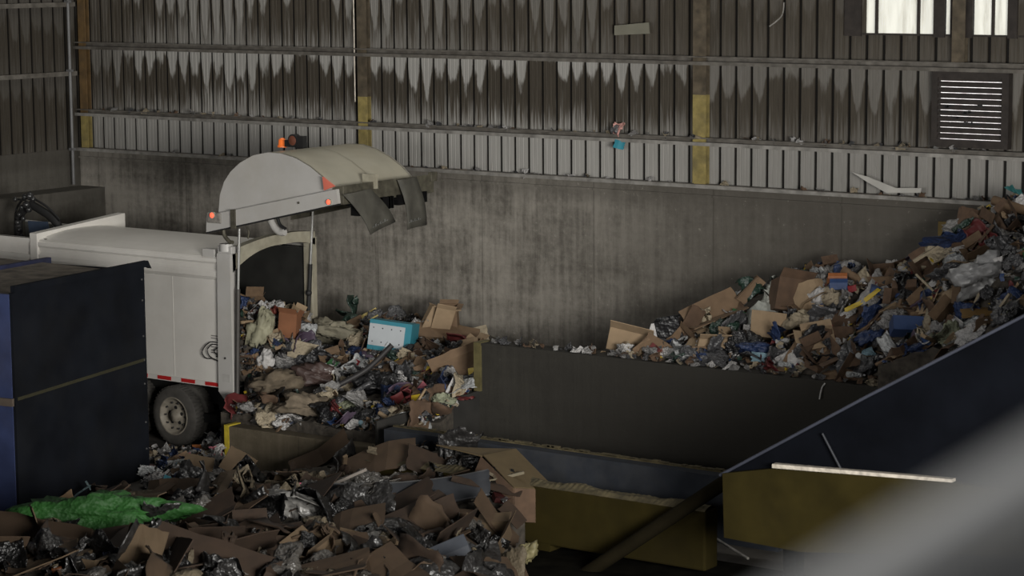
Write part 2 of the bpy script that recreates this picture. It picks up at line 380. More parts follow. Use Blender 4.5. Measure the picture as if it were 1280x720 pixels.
# ================================================================== BUNKER, PIT, RAILS
DIVY = -3.55
b = MB(); b.box((12.52, DIVY, -1.5), (24.5, DIVY+.35, 2.26)); b.box((12.52, DIVY-.02, 2.26), (24.5, DIVY+.37, 2.30), 0)
dv = b.build('divider_wall', M_CONC_D); tag(dv, 'long dark concrete divider wall holding back the right hand waste heap', 'wall')
b = MB(); b.box((12.47, DIVY-.05, 1.5), (12.60, DIVY+.30, 2.31)); b.build('corner_guard', mat('olive_corner_guard', (.10, .085, .035), .7, var=.3, scale=6), dv)
# front rail of the pit
RY = -5.45
e = tag((lambda bb: bb.build('pit_rail', M_RAILB))((lambda bb: (bb.box((12.25, RY-.25, .2), (19.4, RY, 1.18)), bb)[1])(MB())), 'low blue grey steel side rail along the dark conveyor pit', 'rail')
b = MB(); b.box((12.25, RY-.02, 1.18), (19.4, RY+.05, 1.205))
for k in range(60):
    x = 12.3+k*.118+rng.uniform(-.05, .05); b.box((x, RY-.02, 1.2), (x+rng.uniform(.06, .16), RY+.05, 1.2+rng.uniform(.005, .03)))
b.build('dusty_edge', M_DUSTY, e)
# pit end plate
p0 = Vector((12.55, DIVY, 1.5)); p1 = Vector((11.9, RY, 1.22))
b = MB(); b.quad(p0, p1, (p1.x, p1.y, -1.4), (p0.x, p0.y, -1.4), .05);
tag(b.build('pit_end_plate', mat('pit_plate', (.016, .015, .013), .7, var=.3)), 'black steel plate closing the pit end beside the burst heap', 'plate')
b = MB(); b.box((12.7, RY+.06, -1.5), (24, DIVY-.06, -1.2)); tag(b.build('pit_conveyor_belt', M_BELT), 'black conveyor belt in the bottom of the pit', 'belt')
# curb
b = MB(); b.box((8.42, -5.2, 0), (11.6, -4.9, .72)); 
cu = b.build('concrete_curb', M_CURB, bevel=.02); tag(cu, 'low dirty concrete curb with yellow end in front of the truck heap', 'curb')
b = MB(); b.box((8.37, -5.215, 0), (8.47, -4.885, .74)); b.build('painted_end', mat('curb_yellow', (.42, .33, .03), .6, var=.2, scale=9), cu)
# yellow grimy beam with post and dusty top
BY = -6.6
b = MB(); b.box((12.9, BY-.35, .12), (18.95, BY, .98))
bm_ = b.build('grimy_yellow_beam', M_OLIVE, bevel=.03); tag(bm_, 'broad grimy yellow beam with dust crusted top, right of the open box', 'beam')
b = MB(); nn = 260; vs = []
for k in range(nn+1):
    x = 12.9+6.05*k/nn
    for j in range(5):
        hh = .0 if j in (0, 4) else .02+.07*max(0, noise.noise(Vector((x*2.2, j*.6, 0)))+.25)+.035*abs(noise.noise(Vector((x*11, j*2., 4))))
        vs.append((x, BY-.37+j*.095+.015*noise.noise(Vector((x*8, j, 1))), .975+hh))
b.add(vs, [(k*5+j, k*5+5+j, k*5+6+j, k*5+1+j) for k in range(nn) for j in range(4)])
b.build('dust_crust', M_DUSTY, bm_)
b = MB(); q = atz(716, 650, .3); b.box((q.x-.12, BY-.3, -1.), (q.x+.12, BY-.06, .13)); b.box((q.x-.2, BY-.35, .0), (q.x+.2, BY-.02, .14)); b.build('post', M_OLIVE, bm_)
q0 = aty(690, 745, BY-1); q1 = aty(925, 590, BY-.4)
b = MB(); b.tube([q0, q1], .10, 12); b.build('diagonal_brace', mat('dull_olive', (.010, .008, .004), .9, spec=.05, var=.2), bm_)

# inclined conveyor
CY = -8.3
def cp(x, y, dy=0): return aty(x, y, CY+dy)
e = empty('inclined_conveyor', tuple(cp(1100, 720)), 'big dark navy inclined conveyor climbing to the right edge', 'conveyor')
def cpoly(pts, t=.12, mi=0, dy=0):
    b = MB(); P = [cp(x, y, dy) for x, y in pts]
    b.prism([(p.x, p.z) for p in P], CY+dy, CY+dy+t, mi); return b
cpoly([(903, 592), (1085, 494), (1264, 402), (1560, 250), (1560, 660), (965, 600)]).build('side_plate', M_NAVYC, e)
b = MB(); P = [cp(900, 594, -.05), cp(1085, 495, -.05), cp(1264, 403, -.05), cp(1560, 251, -.05)]
b.tube(P, .022, 6); b.build('top_edge', mat('edge_steel', (.05, .055, .075), .5, .3), e)
b = MB(); b.tube([cp(1028, 542, -.05), cp(1052, 588, -.05)], .018, 6); b.build('seam', mat('edge_steel2', (.02, .022, .027), .5, .3), e)
cpoly([(965, 580), (1190, 599), (1190, 603), (965, 585)], .1, 0, -.15).build('pale_edge_strip', M_PALE, e)
cpoly([(903, 592), (965, 586), (1190, 603), (1480, 650), (1480, 700), (1000, 690), (905, 672)], .1, 0, -.12).build('lower_skirt', M_OLIVE, e)
for lx, zt in ((20.9, 1.0), (23.4, 1.4), (26.5, 2.0)):
    b = MB(); b.box((lx-.1, CY+.25, 0), (lx+.1, CY+.45, zt+.8)); b.build('support_leg', M_BELT, e)
b = MB(); P = [cp(903, 596), cp(1420, 326)]
b.quad(P[0]+Vector((0, .1, -.5)), P[1]+Vector((0, .1, -.5)), P[1]+Vector((0, 1.6, -.5)), P[0]+Vector((0, 1.6, -.5)), .05)
b.build('belt', M_BELT, e)
b = MB(); b.box((13.2, -16, .0), (27, -6.0, .03)); tag(b.build('floor_plate', mat('black_floor_plate', (.006, .0055, .004), .95, var=.5, spec=.03)), 'black greasy steel plate floor in the dark hollow at lower right', 'plate')  # black sheet laid on the floor in place of deep shadow
# bits of dark machinery below right of foreground heap
b = MB(); b.tube([atz(893, 672, .35), atz(935, 698, .3)], .02, 6); tag(b.build('steel_rod', M_STEEL_L), 'short pale rod lying in the dark under the yellow skirt', 'rod')

# ================================================================== NAVY CONTAINER
BX = 8.28; y0, y1 = -9.80, -6.45; H = 3.6
e = empty('steel_container', (6.7, -8.1, 0), 'tall navy steel container with debris on its top, in front of the truck', 'container')
b = MB(); b.prism([(y0, 0), (y1, 0), (y1, H-.06), (y0, H-.06)], BX-.06, BX, 0, 'yz'); b.box((BX-4.6, y1-.06, 0), (BX-.06, y1, H-.1)); b.box((BX-4.6, y0, 0), (BX-3.34, y1, H-.1))
b.build('shell', M_NAVY_SHADED, e)
b = MB(); b.box((BX-4.6, y0-.02, 0), (BX-.05, y0+.05, H-.08)); b.build('side_panel', M_BLUE_LIT, e)
b = MB(); b.box((BX-1.2, y0-.06, 1.78), (BX-.02, y0-.01, 1.9)); b.build('side_rub_rail', mat('rub_rail', (.09, .07, .055), .7), e)
b = MB(); b.prism([(BX-4.6, H-.22), (BX-.05, H-.22), (BX-.05, H-.14), (BX-4.6, H-.02)], y0+.04, y1-.04); b.build('debris_top', M_DUST, e)
b = MB()
b.prism([(y0+.02, H-.05), (y1+.05, H-.05), (y1+.14, H-.09), (y1+.05, H+.05), (y0+.02, H+.05)], BX-.04, BX+.05, 0, 'yz'); b.build('top_flange', M_NAVY_SHADED, e)
b = MB(); b.prism([(y0+.02, H-.16), (y1+.2, H-.16), (y1+.2, H-.03), (y0+.02, H-.01)], BX-2.2, BX-2.1, 0, 'yz'); b.build('cross_flange', M_NAVYB, e)
b = MB(); b.prism([(y0+.02, H-.2), (y1+.1, H-.2), (y1+.1, H-.05), (y0+.02, H-.05)], BX-3.7, BX-3.55, 0, 'yz'); b.build('rear_flange', M_BLACK, e)
b = MB(); b.quad((BX+.012, y0+.05, 1.86), (BX+.012, y1-.05, 1.98), (BX+.012, y1-.05, 2.03), (BX+.012, y0+.05, 1.91), .012); b.build('weld_seam', mat('seam_olive', (.030, .028, .014), .7), e)
b = MB()
for z in (.5, .95, 1.6, 2.0, 2.4, 3.0, 3.35): b.ball((BX+.005, y1-.08, z), .018)
b.build('rivet', mat('rivet_steel', (.06, .06, .06), .5), e)
piv = Vector((BX, y0, 0)); rz = Matrix.Rotation(radians(7.6), 4, 'Z')
e.location = piv+(rz @ (Vector((6.7, -8.1, 0))-piv)); e.rotation_euler = (0, 0, radians(7.6))

# ================================================================== TRUCK
YN, YF = -4.39, -2.20
XR = 7.90
T = empty('garbage_truck', (5.5, -3.3, 0), 'white garbage truck with raised tailgate tipping out its load', 'truck')
def arc_roof(y, base, rise):
    t = (y-YN)/(YF-YN); return base+rise*(1-(2*t-1)**4)*1.0
XB = 3.1
b = MB()
prof = [(YN, 1.17), (YN, 3.06), (YN-.035, 3.12), (YN-.035, 3.2), (YN, 3.26), (YN-.01, 3.34), (YN-.04, 3.38), (YN-.04, 3.44)]
inner = [(y+.06 if k < 99 else y, z) for k, (y, z) in enumerate(prof)]
for seq in (prof, [(YF+YN-y, z) for y, z in prof]):
    for (a, z), (c, w) in zip(seq[:-1], seq[1:]):
        b.add([(XB, a, z), (XR-.25, a, z), (XR-.25, c, w), (XB, c, w)], [(0, 1, 2, 3)])
roof = [(YN-.04, 3.44), (YN+.02, 3.48)]+[(YN+(YF-YN)*t, 3.475+.14*(1-abs(2*t-1)**2.4)) for t in [k/14 for k in range(15)]]+[(YF+.04, 3.44)]
for (a, z), (c, w) in zip(roof[:-1], roof[1:]): b.add([(XB, a, z), (XR-.1, a, z), (XR-.1, c, w), (XB, c, w)], [(0, 1, 2, 3)], 0, True)
b.add([(XB, YN, 1.17), (XR-.1, YN, 1.17), (XR-.1, YF, 1.17), (XB, YF, 1.17)], [(0, 1, 2, 3)])
for xx in (5.0, 6.45): b.box((xx, YN-.004, 1.22), (xx+.015, YN+.0, 3.05))
b.build('body', M_WHITE, T)
b = MB()   # lining
b.add([(XB+.1, YN+.05, 1.25), (XR-.12, YN+.05, 1.25), (XR-.12, YN+.05, 3.42), (XB+.1, YN+.05, 3.42)], [(0, 1, 2, 3)])
b.add([(XB+.1, YF-.05, 1.25), (XR-.12, YF-.05, 1.25), (XR-.12, YF-.05, 3.42), (XB+.1, YF-.05, 3.42)], [(0, 1, 2, 3)])
b.box((XB+.1, YN+.05, 1.2), (XR-.1, YF-.05, 1.26)); b.box((XB+.1, YN+.05, 1.2), (XB+.15, YF-.05, 3.5))
rf = [(y, z-.06) for y, z in roof[2:-1]]
for (a, z), (c, w) in zip(rf[:-1], rf[1:]): b.add([(XB, a, z), (XR-.12, a, z), (XR-.12, c, w), (XB, c, w)], [(0, 1, 2, 3)], 0, True)
b.build('interior_lining', M_BLACKIN, T)
b = MB()   # rear frame posts
b.prism([(7.56, 1.12), (7.70, .98), (XR, .98), (XR, 3.60), (7.86, 3.66), (7.60, 3.54)], YN-.07, YN+.07)
b.build('rear_post', M_WHITE2, T, .012)
b = MB(); b.box((7.7, YF-.10, .98), (XR, YF+.04, 3.62)); b.build('rear_post', M_CREAM, T, .012)
# arched header
def hz(t): return 3.60+.12*t+.10*(1-(2*t-1)**2)
def oz(t):
    return 3.22+.36*(1-(1-min(1, t/.55))**2.2) - .10*max(0, (t-.72)/.28)**2
b = MB(); n = 20
for k in range(n):
    t0, t1 = k/n, (k+1)/n; ya, yb = YN+(YF-YN)*t0, YN+(YF-YN)*t1
    za, zb = hz(t0), hz(t1); ca, cb = oz(t0), oz(t1)
    vs = [(XR-.16, ya, ca), (XR-.16, yb, cb), (XR-.16, yb, zb), (XR-.16, ya, za), (XR, ya, ca), (XR, yb, cb), (XR, yb, zb), (XR, ya, za)]
    b.add(vs, [(0, 1, 2, 3), (7, 6, 5, 4), (0, 4, 5, 1), (3, 2, 6, 7)], 0)
b.build('rear_header', M_CREAM, T)
# chassis
b = MB()
for y in (-3.75, -2.85): b.box((.6, y-.06, .72), (7.6, y+.06, 1.12))
b.box((7.4, YN+.1, .75), (7.62, YF-.1, 1.12)); b.box((4.9, YN+.25, .45), (7.2, YF-.25, .6))
b.build('chassis', M_BLACK, T)
b = MB(); b.box((3.2, YN-.012, 1.17), (7.60, YN, 1.265)); b.build('reflective_strip', mat('white_reflective_tape', (.55, .53, .5), .4, var=.05), T)
st = None
for k in range(10):
    x = 7.56-.36-k*.575
    if x < 3.3: break
    b = MB(); b.box((x, YN-.018, 1.185), (x+.33, YN-.011, 1.25)); b.build('red_stripe', M_RED, T)
# wheels
def wheel(cx, cy, label=None):
    b = MB(); s = -1 if cy < -3.3 else 1
    w = .25
    prof = [(.34, -.5), (.42, -.52), (.50, -.46), (.53, -.36), (.53, .36), (.50, .46), (.42, .52), (.34, .5)]
    b.lathe([(r, h*w*1.0) for r, h in prof], 36, 'y', (cx, cy, .53), 0, False)
    b.lathe([(.345, -s*-.11*1.0)]*1+[(.345, s*.05)], 36, 'y', (cx, cy, .53), 0, False)
    for k in range(44):
        a = 2*pi*k/44; M = Matrix.Translation((cx, cy, .53)) @ Matrix.Rotation(a, 4, 'Y')
        b.box((.525, -.09, -.012), (.54, .09, .022), 0, M)
    t = b.build('tyre', M_TYRE, T)
    b = MB()
    b.lathe([(.345, s*.125), (.33, s*.135), (.31, s*.12), (.29, s*.07), (.20, s*.045), (.17, s*.055), (.12, s*.06), (.10, s*.12), (.001, s*.13)], 32, 'y', (cx, cy, .53), 0, False)
    o = b.build('rim', M_RIM, t)
    b = MB()
    for k in range(10):
        a = 2*pi*k/10; b.lathe([(.017, s*.05), (.017, s*.085), (.008, s*.09)], 8, 'y', (cx+.24*cos(a), cy, .53+.24*sin(a)))
    for k in range(5):
        a = 2*pi*k/5+.3; b.lathe([(.036, s*.05), (.034, s*.062)], 10, 'y', (cx+.145*cos(a), cy, .53+.145*sin(a)), 0)
    b.build('wheel_nuts', M_BLACK, t)
for cx in (6.36, 5.02):
    for cy in (YN+.16, YN+.46, YF-.16, YF-.46): wheel(cx, cy)
b = MB(); b.tube([(6.36, YN+.2, .53), (6.36, YF-.2, .53)], .08); b.tube([(5.02, YN+.2, .53), (5.02, YF-.2, .53)], .08); b.build('axle', M_BLACK, T)
# front bulkhead and hopper
b = MB()
pA = (2.98, 3.16); 
def bh(y): return 3.60+.17*(y-YN)/(YF-YN)
b.add([(2.92, YN-.05, 2.9), (2.92, YF+.04, 2.9), (2.92, YF+.04, bh(YF)), (2.92, YN-.05, bh(YN)), (3.12, YN-.05, 2.9), (3.12, YF+.04, 3.4), (3.12, YF+.04, bh(YF)), (3.12, YN-.05, bh(YN))],
      [(0, 1, 2, 3), (7, 6, 5, 4), (0, 4, 5, 1), (1, 5, 6, 2), (2, 6, 7, 3), (3, 7, 4, 0)])
b.build('bulkhead', M_WHITE, T, .012)
b = MB()
b.box((.1, YN, 1.3), (2.92, YN+.06, 3.50)); b.box((.1, YN-.03, 3.42), (2.92, YN+.09, 3.50)); b.box((.1, YN-.035, 3.12), (2.92, YN+.06, 3.2)); b.box((.1, YN, 1.3), (.16, YF, 3.5)); b.box((.1, YN, 1.3), (2.9, YF, 1.4))
b.build('hopper', M_WHITE, T)
b = MB()
q = [aty(0, 262, YF), aty(3, 261.5, YF), aty(20, 274, YF), aty(26, 276, YF), aty(40, 300, YF)]
b.prism([(.1, 3.0), (q[4].x+1.1, 3.0), (q[4].x+1.1, q[3].z-.02), (q[3].x, q[3].z), (q[2].x, q[2].z), (q[1].x, q[1].z), (.1, q[1].z)], YF-.03, YF+.05)
b.build('hopper_side', mat('hopper_inner_grime', (.13, .13, .115), .7, var=.2), T)
b = MB(); P = [Vector((.1, YF-.01, q[1].z+.02)), q[1], q[2], q[3], q[3]+Vector((1.3, 0, -.02))]
b.tube([p+Vector((0, 0, .01)) for p in P], .028, 6); b.build('hopper_rim', M_WHITE2, T)
# side hoses loops, small placards
b = MB()
def yp(x, y, dy=-.02): p = aty(x, y, YN); return Vector((p.x, YN+dy, p.z))
def curve(pts, n=8):
    out = []; P = [Vector(p) for p in pts]; P = [P[0]]+P+[P[-1]]
    for i in range(1, len(P)-2):
        for k in range(n):
            t = k/n; a, bb, c, d = P[i-1], P[i], P[i+1], P[i+2]
            out.append(.5*((2*bb)+(-a+c)*t+(2*a-5*bb+4*c-d)*t*t+(-a+3*bb-3*c+d)*t*t*t))
    out.append(P[-2]); return out
for pts in ([(276, 428), (266, 427), (259, 432), (255, 440), (260, 447), (270, 448), (276, 452)], [(276, 431), (268, 430), (262, 436), (264, 444), (271, 449), (276, 450)], [(274, 424), (277, 432), (270, 438), (276, 445)]):
    b.tube(curve([yp(x, y, -.05) for x, y in pts]), .009, 6)
b.build('hose_loop', M_BLACK, T)
b = MB()
for y in (420, 423, 434, 438, 441): p = yp(264, y); b.box((p.x, YN-.006, p.z), (p.x+.19, YN-.002, p.z+.02))
b.build('placard', mat('placard_grey', (.20, .19, .18), .6), T)
b = MB(); p = yp(277, 448); b.prism([(p.x-.0, p.z), (p.x-.12, p.z+.02), (p.x-.02, p.z+.14)], YN-.02, YN-.005); p = aty(285, 447, YN); b.ball((p.x, YN-.075, p.z), .02); b.box((p.x-.07, YN-.075, p.z-.42), (p.x+.1, YN-.071, p.z-.28), 1)
b.build('decal', [M_BLACK, mat('decal_grey', (.4, .39, .37), .5)], T)
# ---- tailgate
cheek = [(7.60, 4.05), (7.60, 4.28), (7.64, 4.55), (7.74, 4.78), (7.90, 4.97), (8.12, 5.13), (8.42, 5.27), (8.75, 5.335), (9.07, 5.33), (9.38, 5.265), (9.68, 5.14), (9.95, 4.98), (10.2, 4.76), (10.28, 4.60)]
b = MB(); b.prism(cheek, YN, YN+.05)
TGo = b.build('tailgate', M_WHITE2, T)
b = MB(); b.prism(cheek, YF-.05, YF); b.build('cheek_plate', M_WHITE2, TGo)
# curved shell
def inset(p, d):
    c = Vector((8.9, 4.3)); v = Vector(p)-c; return tuple(c+v*(1-d/v.length))
outer = cheek[1:-1]; inn = [inset(p, .05) for p in outer]
b = MB(); b.add([(x, YN+.001, z) for x, z in outer]+[(x, YF-.001, z) for x, z in outer], [(k, k+1, k+1+len(outer), k+len(outer)) for k in range(len(outer)-1)], 0, True)
b.add([(x, YN+.05, z) for x, z in inn]+[(x, YF-.05, z) for x, z in inn], [(k, k+1, k+1+len(outer), k+len(outer)) for k in range(len(outer)-1)], 0, True)
b.build('curved_shell', M_SHELL, TGo)
b = MB()
for yy in (YN+.02, YN+1.1, YF-.04):
    b.add([(x, yy-.007, z+.012) for x, z in outer]+[(x, yy+.007, z+.012) for x, z in outer], [(k, k+1, k+1+len(outer), k+len(outer)) for k in range(len(outer)-1)], 0, True)
b.build('shell_seam', M_CREAM, TGo)
# side rims
r0, r1 = (7.38, 3.90), (10.36, 4.56); r2, r3 = (10.33, 4.80), (7.40, 4.19)
b = MB(); b.prism([r0, r1, r2, r3], YN-.09, YN+.06); b.build('side_beam', M_WHITE2, TGo, .012)
b = MB(); b.prism([(7.38, 3.875), (10.36, 4.535), (10.36, 4.56), (7.38, 3.90)], YN-.085, YN+.02); b.build('beam_seal', M_BLACK, TGo)
b = MB(); b.prism([r0, r1, r2, r3], YF-.06, YF+.09); b.build('side_beam', M_GREASE, TGo, .012)
b = MB(); b.add([(10.22, YN-.02, 4.52), (10.42, YN-.02, 4.54), (10.42, YN-.02, 4.86), (10.22, YN-.02, 4.82), (10.22, YF+.24, 4.52), (10.42, YF+.24, 4.54), (10.42, YF+.24, 4.86), (10.22, YF+.24, 4.82)],
   [(0, 1, 2, 3), (7, 6, 5, 4), (0, 4, 5, 1), (1, 5, 6, 2), (2, 6, 7, 3), (3, 7, 4, 0)])
b.box((10.40, YF+.1, 4.74), (10.48, YF+.27, 4.9))
b.build('lower_lip', M_GREASE, TGo, .01)
b = MB(); b.box((10.18, -3.62, 4.74), (10.46, -3.55, 4.98)); b.build('latch', M_CREAM, TGo)
b = MB(); b.quad((10.22, -4.3, 4.56), (10.22, -2.3, 4.56), (10.44, -2.3, 4.50), (10.44, -4.3, 4.50), .03)
for k in range(9):
    y = rng.uniform(-4.2, -2.4); b.box((10.3, y, 4.42-rng.random()*.1), (10.47, y+rng.uniform(.06, .25), 4.58))
b.build('underside_grime', M_BELT, TGo)
# mud flaps : curved sheets on the rear lip
def flap(pxs, X=10.46, curl=.045):
    b = MB(); a, c, d, e_ = [atx(x, y, X) for x, y in pxs]   # top left, top right, bottom right, bottom left
    n = 6; vs = []
    for side in (0, 1):
        for i in range(n+1):
            t = i/n
            for j in range(5):
                s = j/4; top = a.lerp(c, s); bot = e_.lerp(d, s); p = top.lerp(bot, t)
                p = p+Vector((curl*sin(t*pi*.8)+.018*side+.02*sin(s*5+t*3), 0, 0)); p.y += curl*.7*sin(t*pi)*(1 if t > 0 else 0); vs.append(p)
    m_ = 5*(n+1); fs = []
    for i in range(n):
        for j in range(4):
            q = i*5+j; fs.append((q, q+1, q+6, q+5)); fs.append((q+m_, q+5+m_, q+6+m_, q+1+m_))
    for i in range(n): fs.append((i*5, i*5+5, i*5+5+m_, i*5+m_)); fs.append((i*5+4, i*5+4+m_, i*5+9+m_, i*5+9))
    for j in range(4): fs.append((n*5+j, n*5+j+1, n*5+j+1+m_, n*5+j+m_))
    b.add(vs, fs, 0, True)
    o = b.build('mud_flap', mat('flap_rubber', (.07, .067, .055), .7, var=.25, scale=5), TGo)
    return o, a, c, d, e_
for pxs, mk in ((((428, 243), (464, 236), (491, 277), (461, 293)), ((466, 285), (486, 275))), (((496, 225), (521, 221), (530, 281), (507, 287)), ((511, 279), (527, 274)))):
    o, a, c, d, e_ = flap(pxs)
    b = MB(); p0 = atx(*mk[0], 10.53); p1 = atx(*mk[1], 10.53)
    for k in range(7):
        q0 = p0.lerp(p1, (k+.1)/7); q1 = p0.lerp(p1, (k+.7)/7); up = Vector((0, 0, .045))
        b.quad(q0, q1, q1+up, q0+up, .008) if k % 2 else b.quad(q0, q1, q1+up*.4, q0+up*.4, .008)
    b.build('worn_lettering', mat('flap_letters', (.13, .13, .12), .6), o)
# lamps
def lamp(x, y, Y, r=.045):
    p = aty(x, y, Y); b = MB(); b.lathe([(r*1.25, -.01), (r*1.25, .03)], 14, 'y', (p.x, Y, p.z)); o = b.build('lamp_housing', M_CREAM, TGo)
    b = MB(); b.ball((p.x, Y-.015, p.z), r, 0, 12, (1, .5, 1)); b.build('lit_lamp', M_LED, o)
lamp(411, 252.5, YN-.11, .04); lamp(265.5, 269, YN-.13, .045)
b = MB(); p = aty(268, 272, YN-.05); b.box((p.x-.12, YN-.12, p.z-.09), (p.x+.20, YN-.02, p.z+.09)); b.build('lamp_bracket', mat('bracket_grime', (.20, .19, .17), .7, var=.4, scale=12), TGo, .02)
b = MB(); P = [aty(x, y, YN-.095) for x, y in ((403, 221), (418, 233), (405, 238))]; b.prism([(p.x, p.z) for p in P], YN-.1, YN-.06); b.build('reflector_flag', M_SALMON, TGo)
b = MB(); p = aty(373, 253.5, YN-.1); b.ball(p, .02)
b.build('bolt', M_GREASE, TGo)
b = MB(); P = yp(290, 262, -.10); b.box((7.98, YN-.12, 4.0), (8.08, YN-.08, 4.33)); b.build('hinge_strap', M_GREASE, TGo)
# beacon and camera on top of shell
p = atz(353, 184, 5.31); b = MB(); b.lathe([(.085, 0), (.085, .03), (.07, .05), (.065, .13), (.03, .16), (.001, .165)], 16, 'z', tuple(p)); o = b.build('beacon', M_AMBER, TGo)
b = MB(); q = atz(369, 184, 5.33); b.lathe([(.11, -.07), (.11, .05), (.075, .07)], 18, 'y', (q.x, q.y, q.z+.12), 0); b.box((q.x+.05, q.y-.05, q.z-.02), (q.x+.22, q.y+.06, q.z+.2)); b.box((q.x-.22, q.y-.03, q.z+.0), (q.x+.0, q.y+.03, q.z+.12)); o = b.build('work_lamp', M_BLACK, TGo)
b = MB(); b.lathe([(.085, -.075), (.04, -.09), (.001, -.095)], 16, 'y', (q.x, q.y, q.z+.12)); b.build('lens', mat('lens_rust', (.14, .05, .03), .4), o)
# brackets, hinges
b = MB(); b.tube(curve([yp(279, 286, 0), yp(281, 295, 0), yp(287, 302, 0), yp(291, 303, 0)]), .035, 8); b.build('hinge_arm', M_GREASE, TGo)
b = MB(); b.tube(curve([yp(302, 283, .1), yp(306, 290, .1), yp(305, 299, .1)]), .014, 6); b.build('hinge_hose', M_GREASE, TGo)
b = MB(); Ym = -3.35
P = [aty(x, y, Ym) for x, y in ((338, 274), (343, 284), (350, 290), (356, 290))]
b.tube(curve(P), .065, 8); b.build('centre_hinge', M_WHITE2, TGo)
b = MB(); P = [aty(x, y, Ym) for x, y in ((347, 273), (350, 281), (357, 286))]; b.tube(curve(P), .03, 8); b.build('centre_hinge_pin', M_BLACK, TGo)
b = MB(); p = aty(287, 308, YN); b.lathe([(.12, -.03), (.12, .1)], 14, 'z', (7.78, YN-.02, 3.62)); b.box((7.62, YN-.08, 3.55), (7.95, YN+.1, 3.68)); b.box((7.2, YN-.02, 3.45), (7.5, YN+.12, 3.6)); b.build('hinge_mount', M_WHITE2, T, .015)
# rams
def ram(Y, a, m_, c, mb):
    b = MB(); b.tube([m_, c], .038, 12); o = b.build('ram_barrel', mb, T)
    b = MB(); b.tube([a, m_], .024, 10); b.build('ram_rod', M_CHROME, o)
YR = YN-.03
ram(YR, (8.10, YR, 4.0), (8.04, YR, 2.95), (7.96, YR, 1.05), mat('ram_grey', (.075, .07, .065), .5, .3))
pf0, pf1, pf2 = aty(391, 264, YF-.12), aty(388, 330, YF-.12), aty(385, 404, YF-.12)
ram(YF-.12, pf0, pf1, pf2, M_BLACK)
b = MB(); b.ball(aty(386, 366, YF-.13), .06); b.build('ram_clamp', M_BLACK, T)
# hydraulic hoses and grab arm above the hopper
ga = empty('grab_arm', tuple(aty(45, 290, -3.4)), 'black hose wrapped grab arm rising over the truck hopper', 'arm')
def gp(x, y, Y=-3.3): return aty(x, y, Y)
b = MB(); b.tube(curve([gp(24, 300), gp(23, 285), gp(24, 272), gp(30, 262), gp(38, 257)]), .085, 10); b.tube(curve([gp(38, 255), gp(50, 262), gp(62, 270), gp(72, 281), gp(74, 292)]), .08, 10); b.build('arm_tube', M_BLACK, ga)
for k, (x, y, r) in enumerate(((19, 249, .05), (31, 246, .06), (37, 245, .08), (41, 249, .06), (27, 259, .05), (33, 256, .075), (24, 268, .05), (22, 278, .055), (24, 287, .055), (26, 295, .06), (62, 291, .055), (67, 286, .05), (70, 293, .05), (29, 273, .05), (36, 262, .06))):
    b = MB(); b.ball(gp(x, y, -3.42), r); b.build('hose_fitting', mat('glossy_hose_fittings', (.05, .05, .05), .22, .5, .4, 20), ga)
b = MB(); b.tube([gp(19, 249), gp(32, 250)], .02, 6); b.tube(curve([gp(30, 247), gp(22, 258), gp(19, 272), gp(22, 290)]), .022, 6); b.tube(curve([gp(40, 247), gp(58, 258), gp(75, 275)]), .022, 6); b.build('hose', M_BLACK, ga)
b = MB(); P = [gp(x, y, -3.25) for x, y in ((36, 276), (60, 277), (63, 290), (38, 291))]; b.quad(*P, .03); b.build('blue_plate', mat('dull_blue_plate', (.05, .07, .11), .5, .2), ga)
b = MB(); b.box((1.8, -3.6, 2.9), (3.0, -2.9, 3.3)); b.tube([gp(26, 298), gp(26, 320)], .09, 8); b.tube([gp(73, 290), gp(73, 316)], .08, 8); b.build('arm_base', M_BLACK, ga)

# ================================================================== WASTE HEAPS
def ctrl(l):
    out = []
    for x, y, mode, v in l:
        p = {'y': aty, 'z': atz, 'x': atx}[mode](x, y, v); out.append((p.x, p.y, p.z))
    return out
C1 = ctrl([(395, 402, 'y', -.7), (440, 394, 'y', -.7), (480, 404, 'y', -.7), (520, 408, 'y', -.8), (560, 405, 'y', -.8), (592, 432, 'y', -.9),
     (318, 385, 'y', -3.4), (365, 395, 'y', -2.6), (340, 420, 'y', -3.4), (400, 430, 'y', -2.2),
     (420, 455, 'y', -3.0), (500, 450, 'y', -2.4), (580, 465, 'y', -2.9), (350, 485, 'y', -4.0), (450, 490, 'y', -3.7),
     (305, 515, 'y', -4.6), (350, 530, 'y', -4.75), (430, 533, 'y', -4.75), (500, 530, 'y', -4.7), (540, 520, 'y', -4.4), (590, 486, 'y', -3.4), (560, 505, 'y', -4.0),
     (460, 545, 'y', -5.2), (520, 545, 'y', -5.3)])
C2 = ctrl([(640, 440, 'y', -2.5), (640, 436, 'y', -.5), (745, 452, 'y', -.8), (790, 445, 'y', -.9), (830, 432, 'y', -.9), (880, 408, 'y', -.9), (920, 400, 'y', -.9), (955, 362, 'y', -.9), (1000, 347, 'y', -.9),
     (1060, 352, 'y', -.9), (1100, 352, 'y', -.9), (1150, 333, 'y', -.9), (1190, 306, 'y', -.9), (1230, 268, 'y', -.9), (1275, 255, 'y', -.9),
     (760, 452, 'y', -3.3), (820, 458, 'y', -3.4), (880, 464, 'y', -3.45), (960, 476, 'y', -3.45), (1050, 487, 'y', -3.5), (1100, 488, 'y', -3.6),
     (950, 430, 'y', -2.4), (1050, 425, 'y', -2.4), (1130, 400, 'y', -2.5), (1200, 350, 'y', -2.3), (1150, 452, 'y', -3.9), (1205, 430, 'y', -4.3), (1262, 400, 'y', -4.6), (1262, 330, 'y', -3.2), (1300, 390, 'y', -4.8), (1330, 300, 'y', -3)])
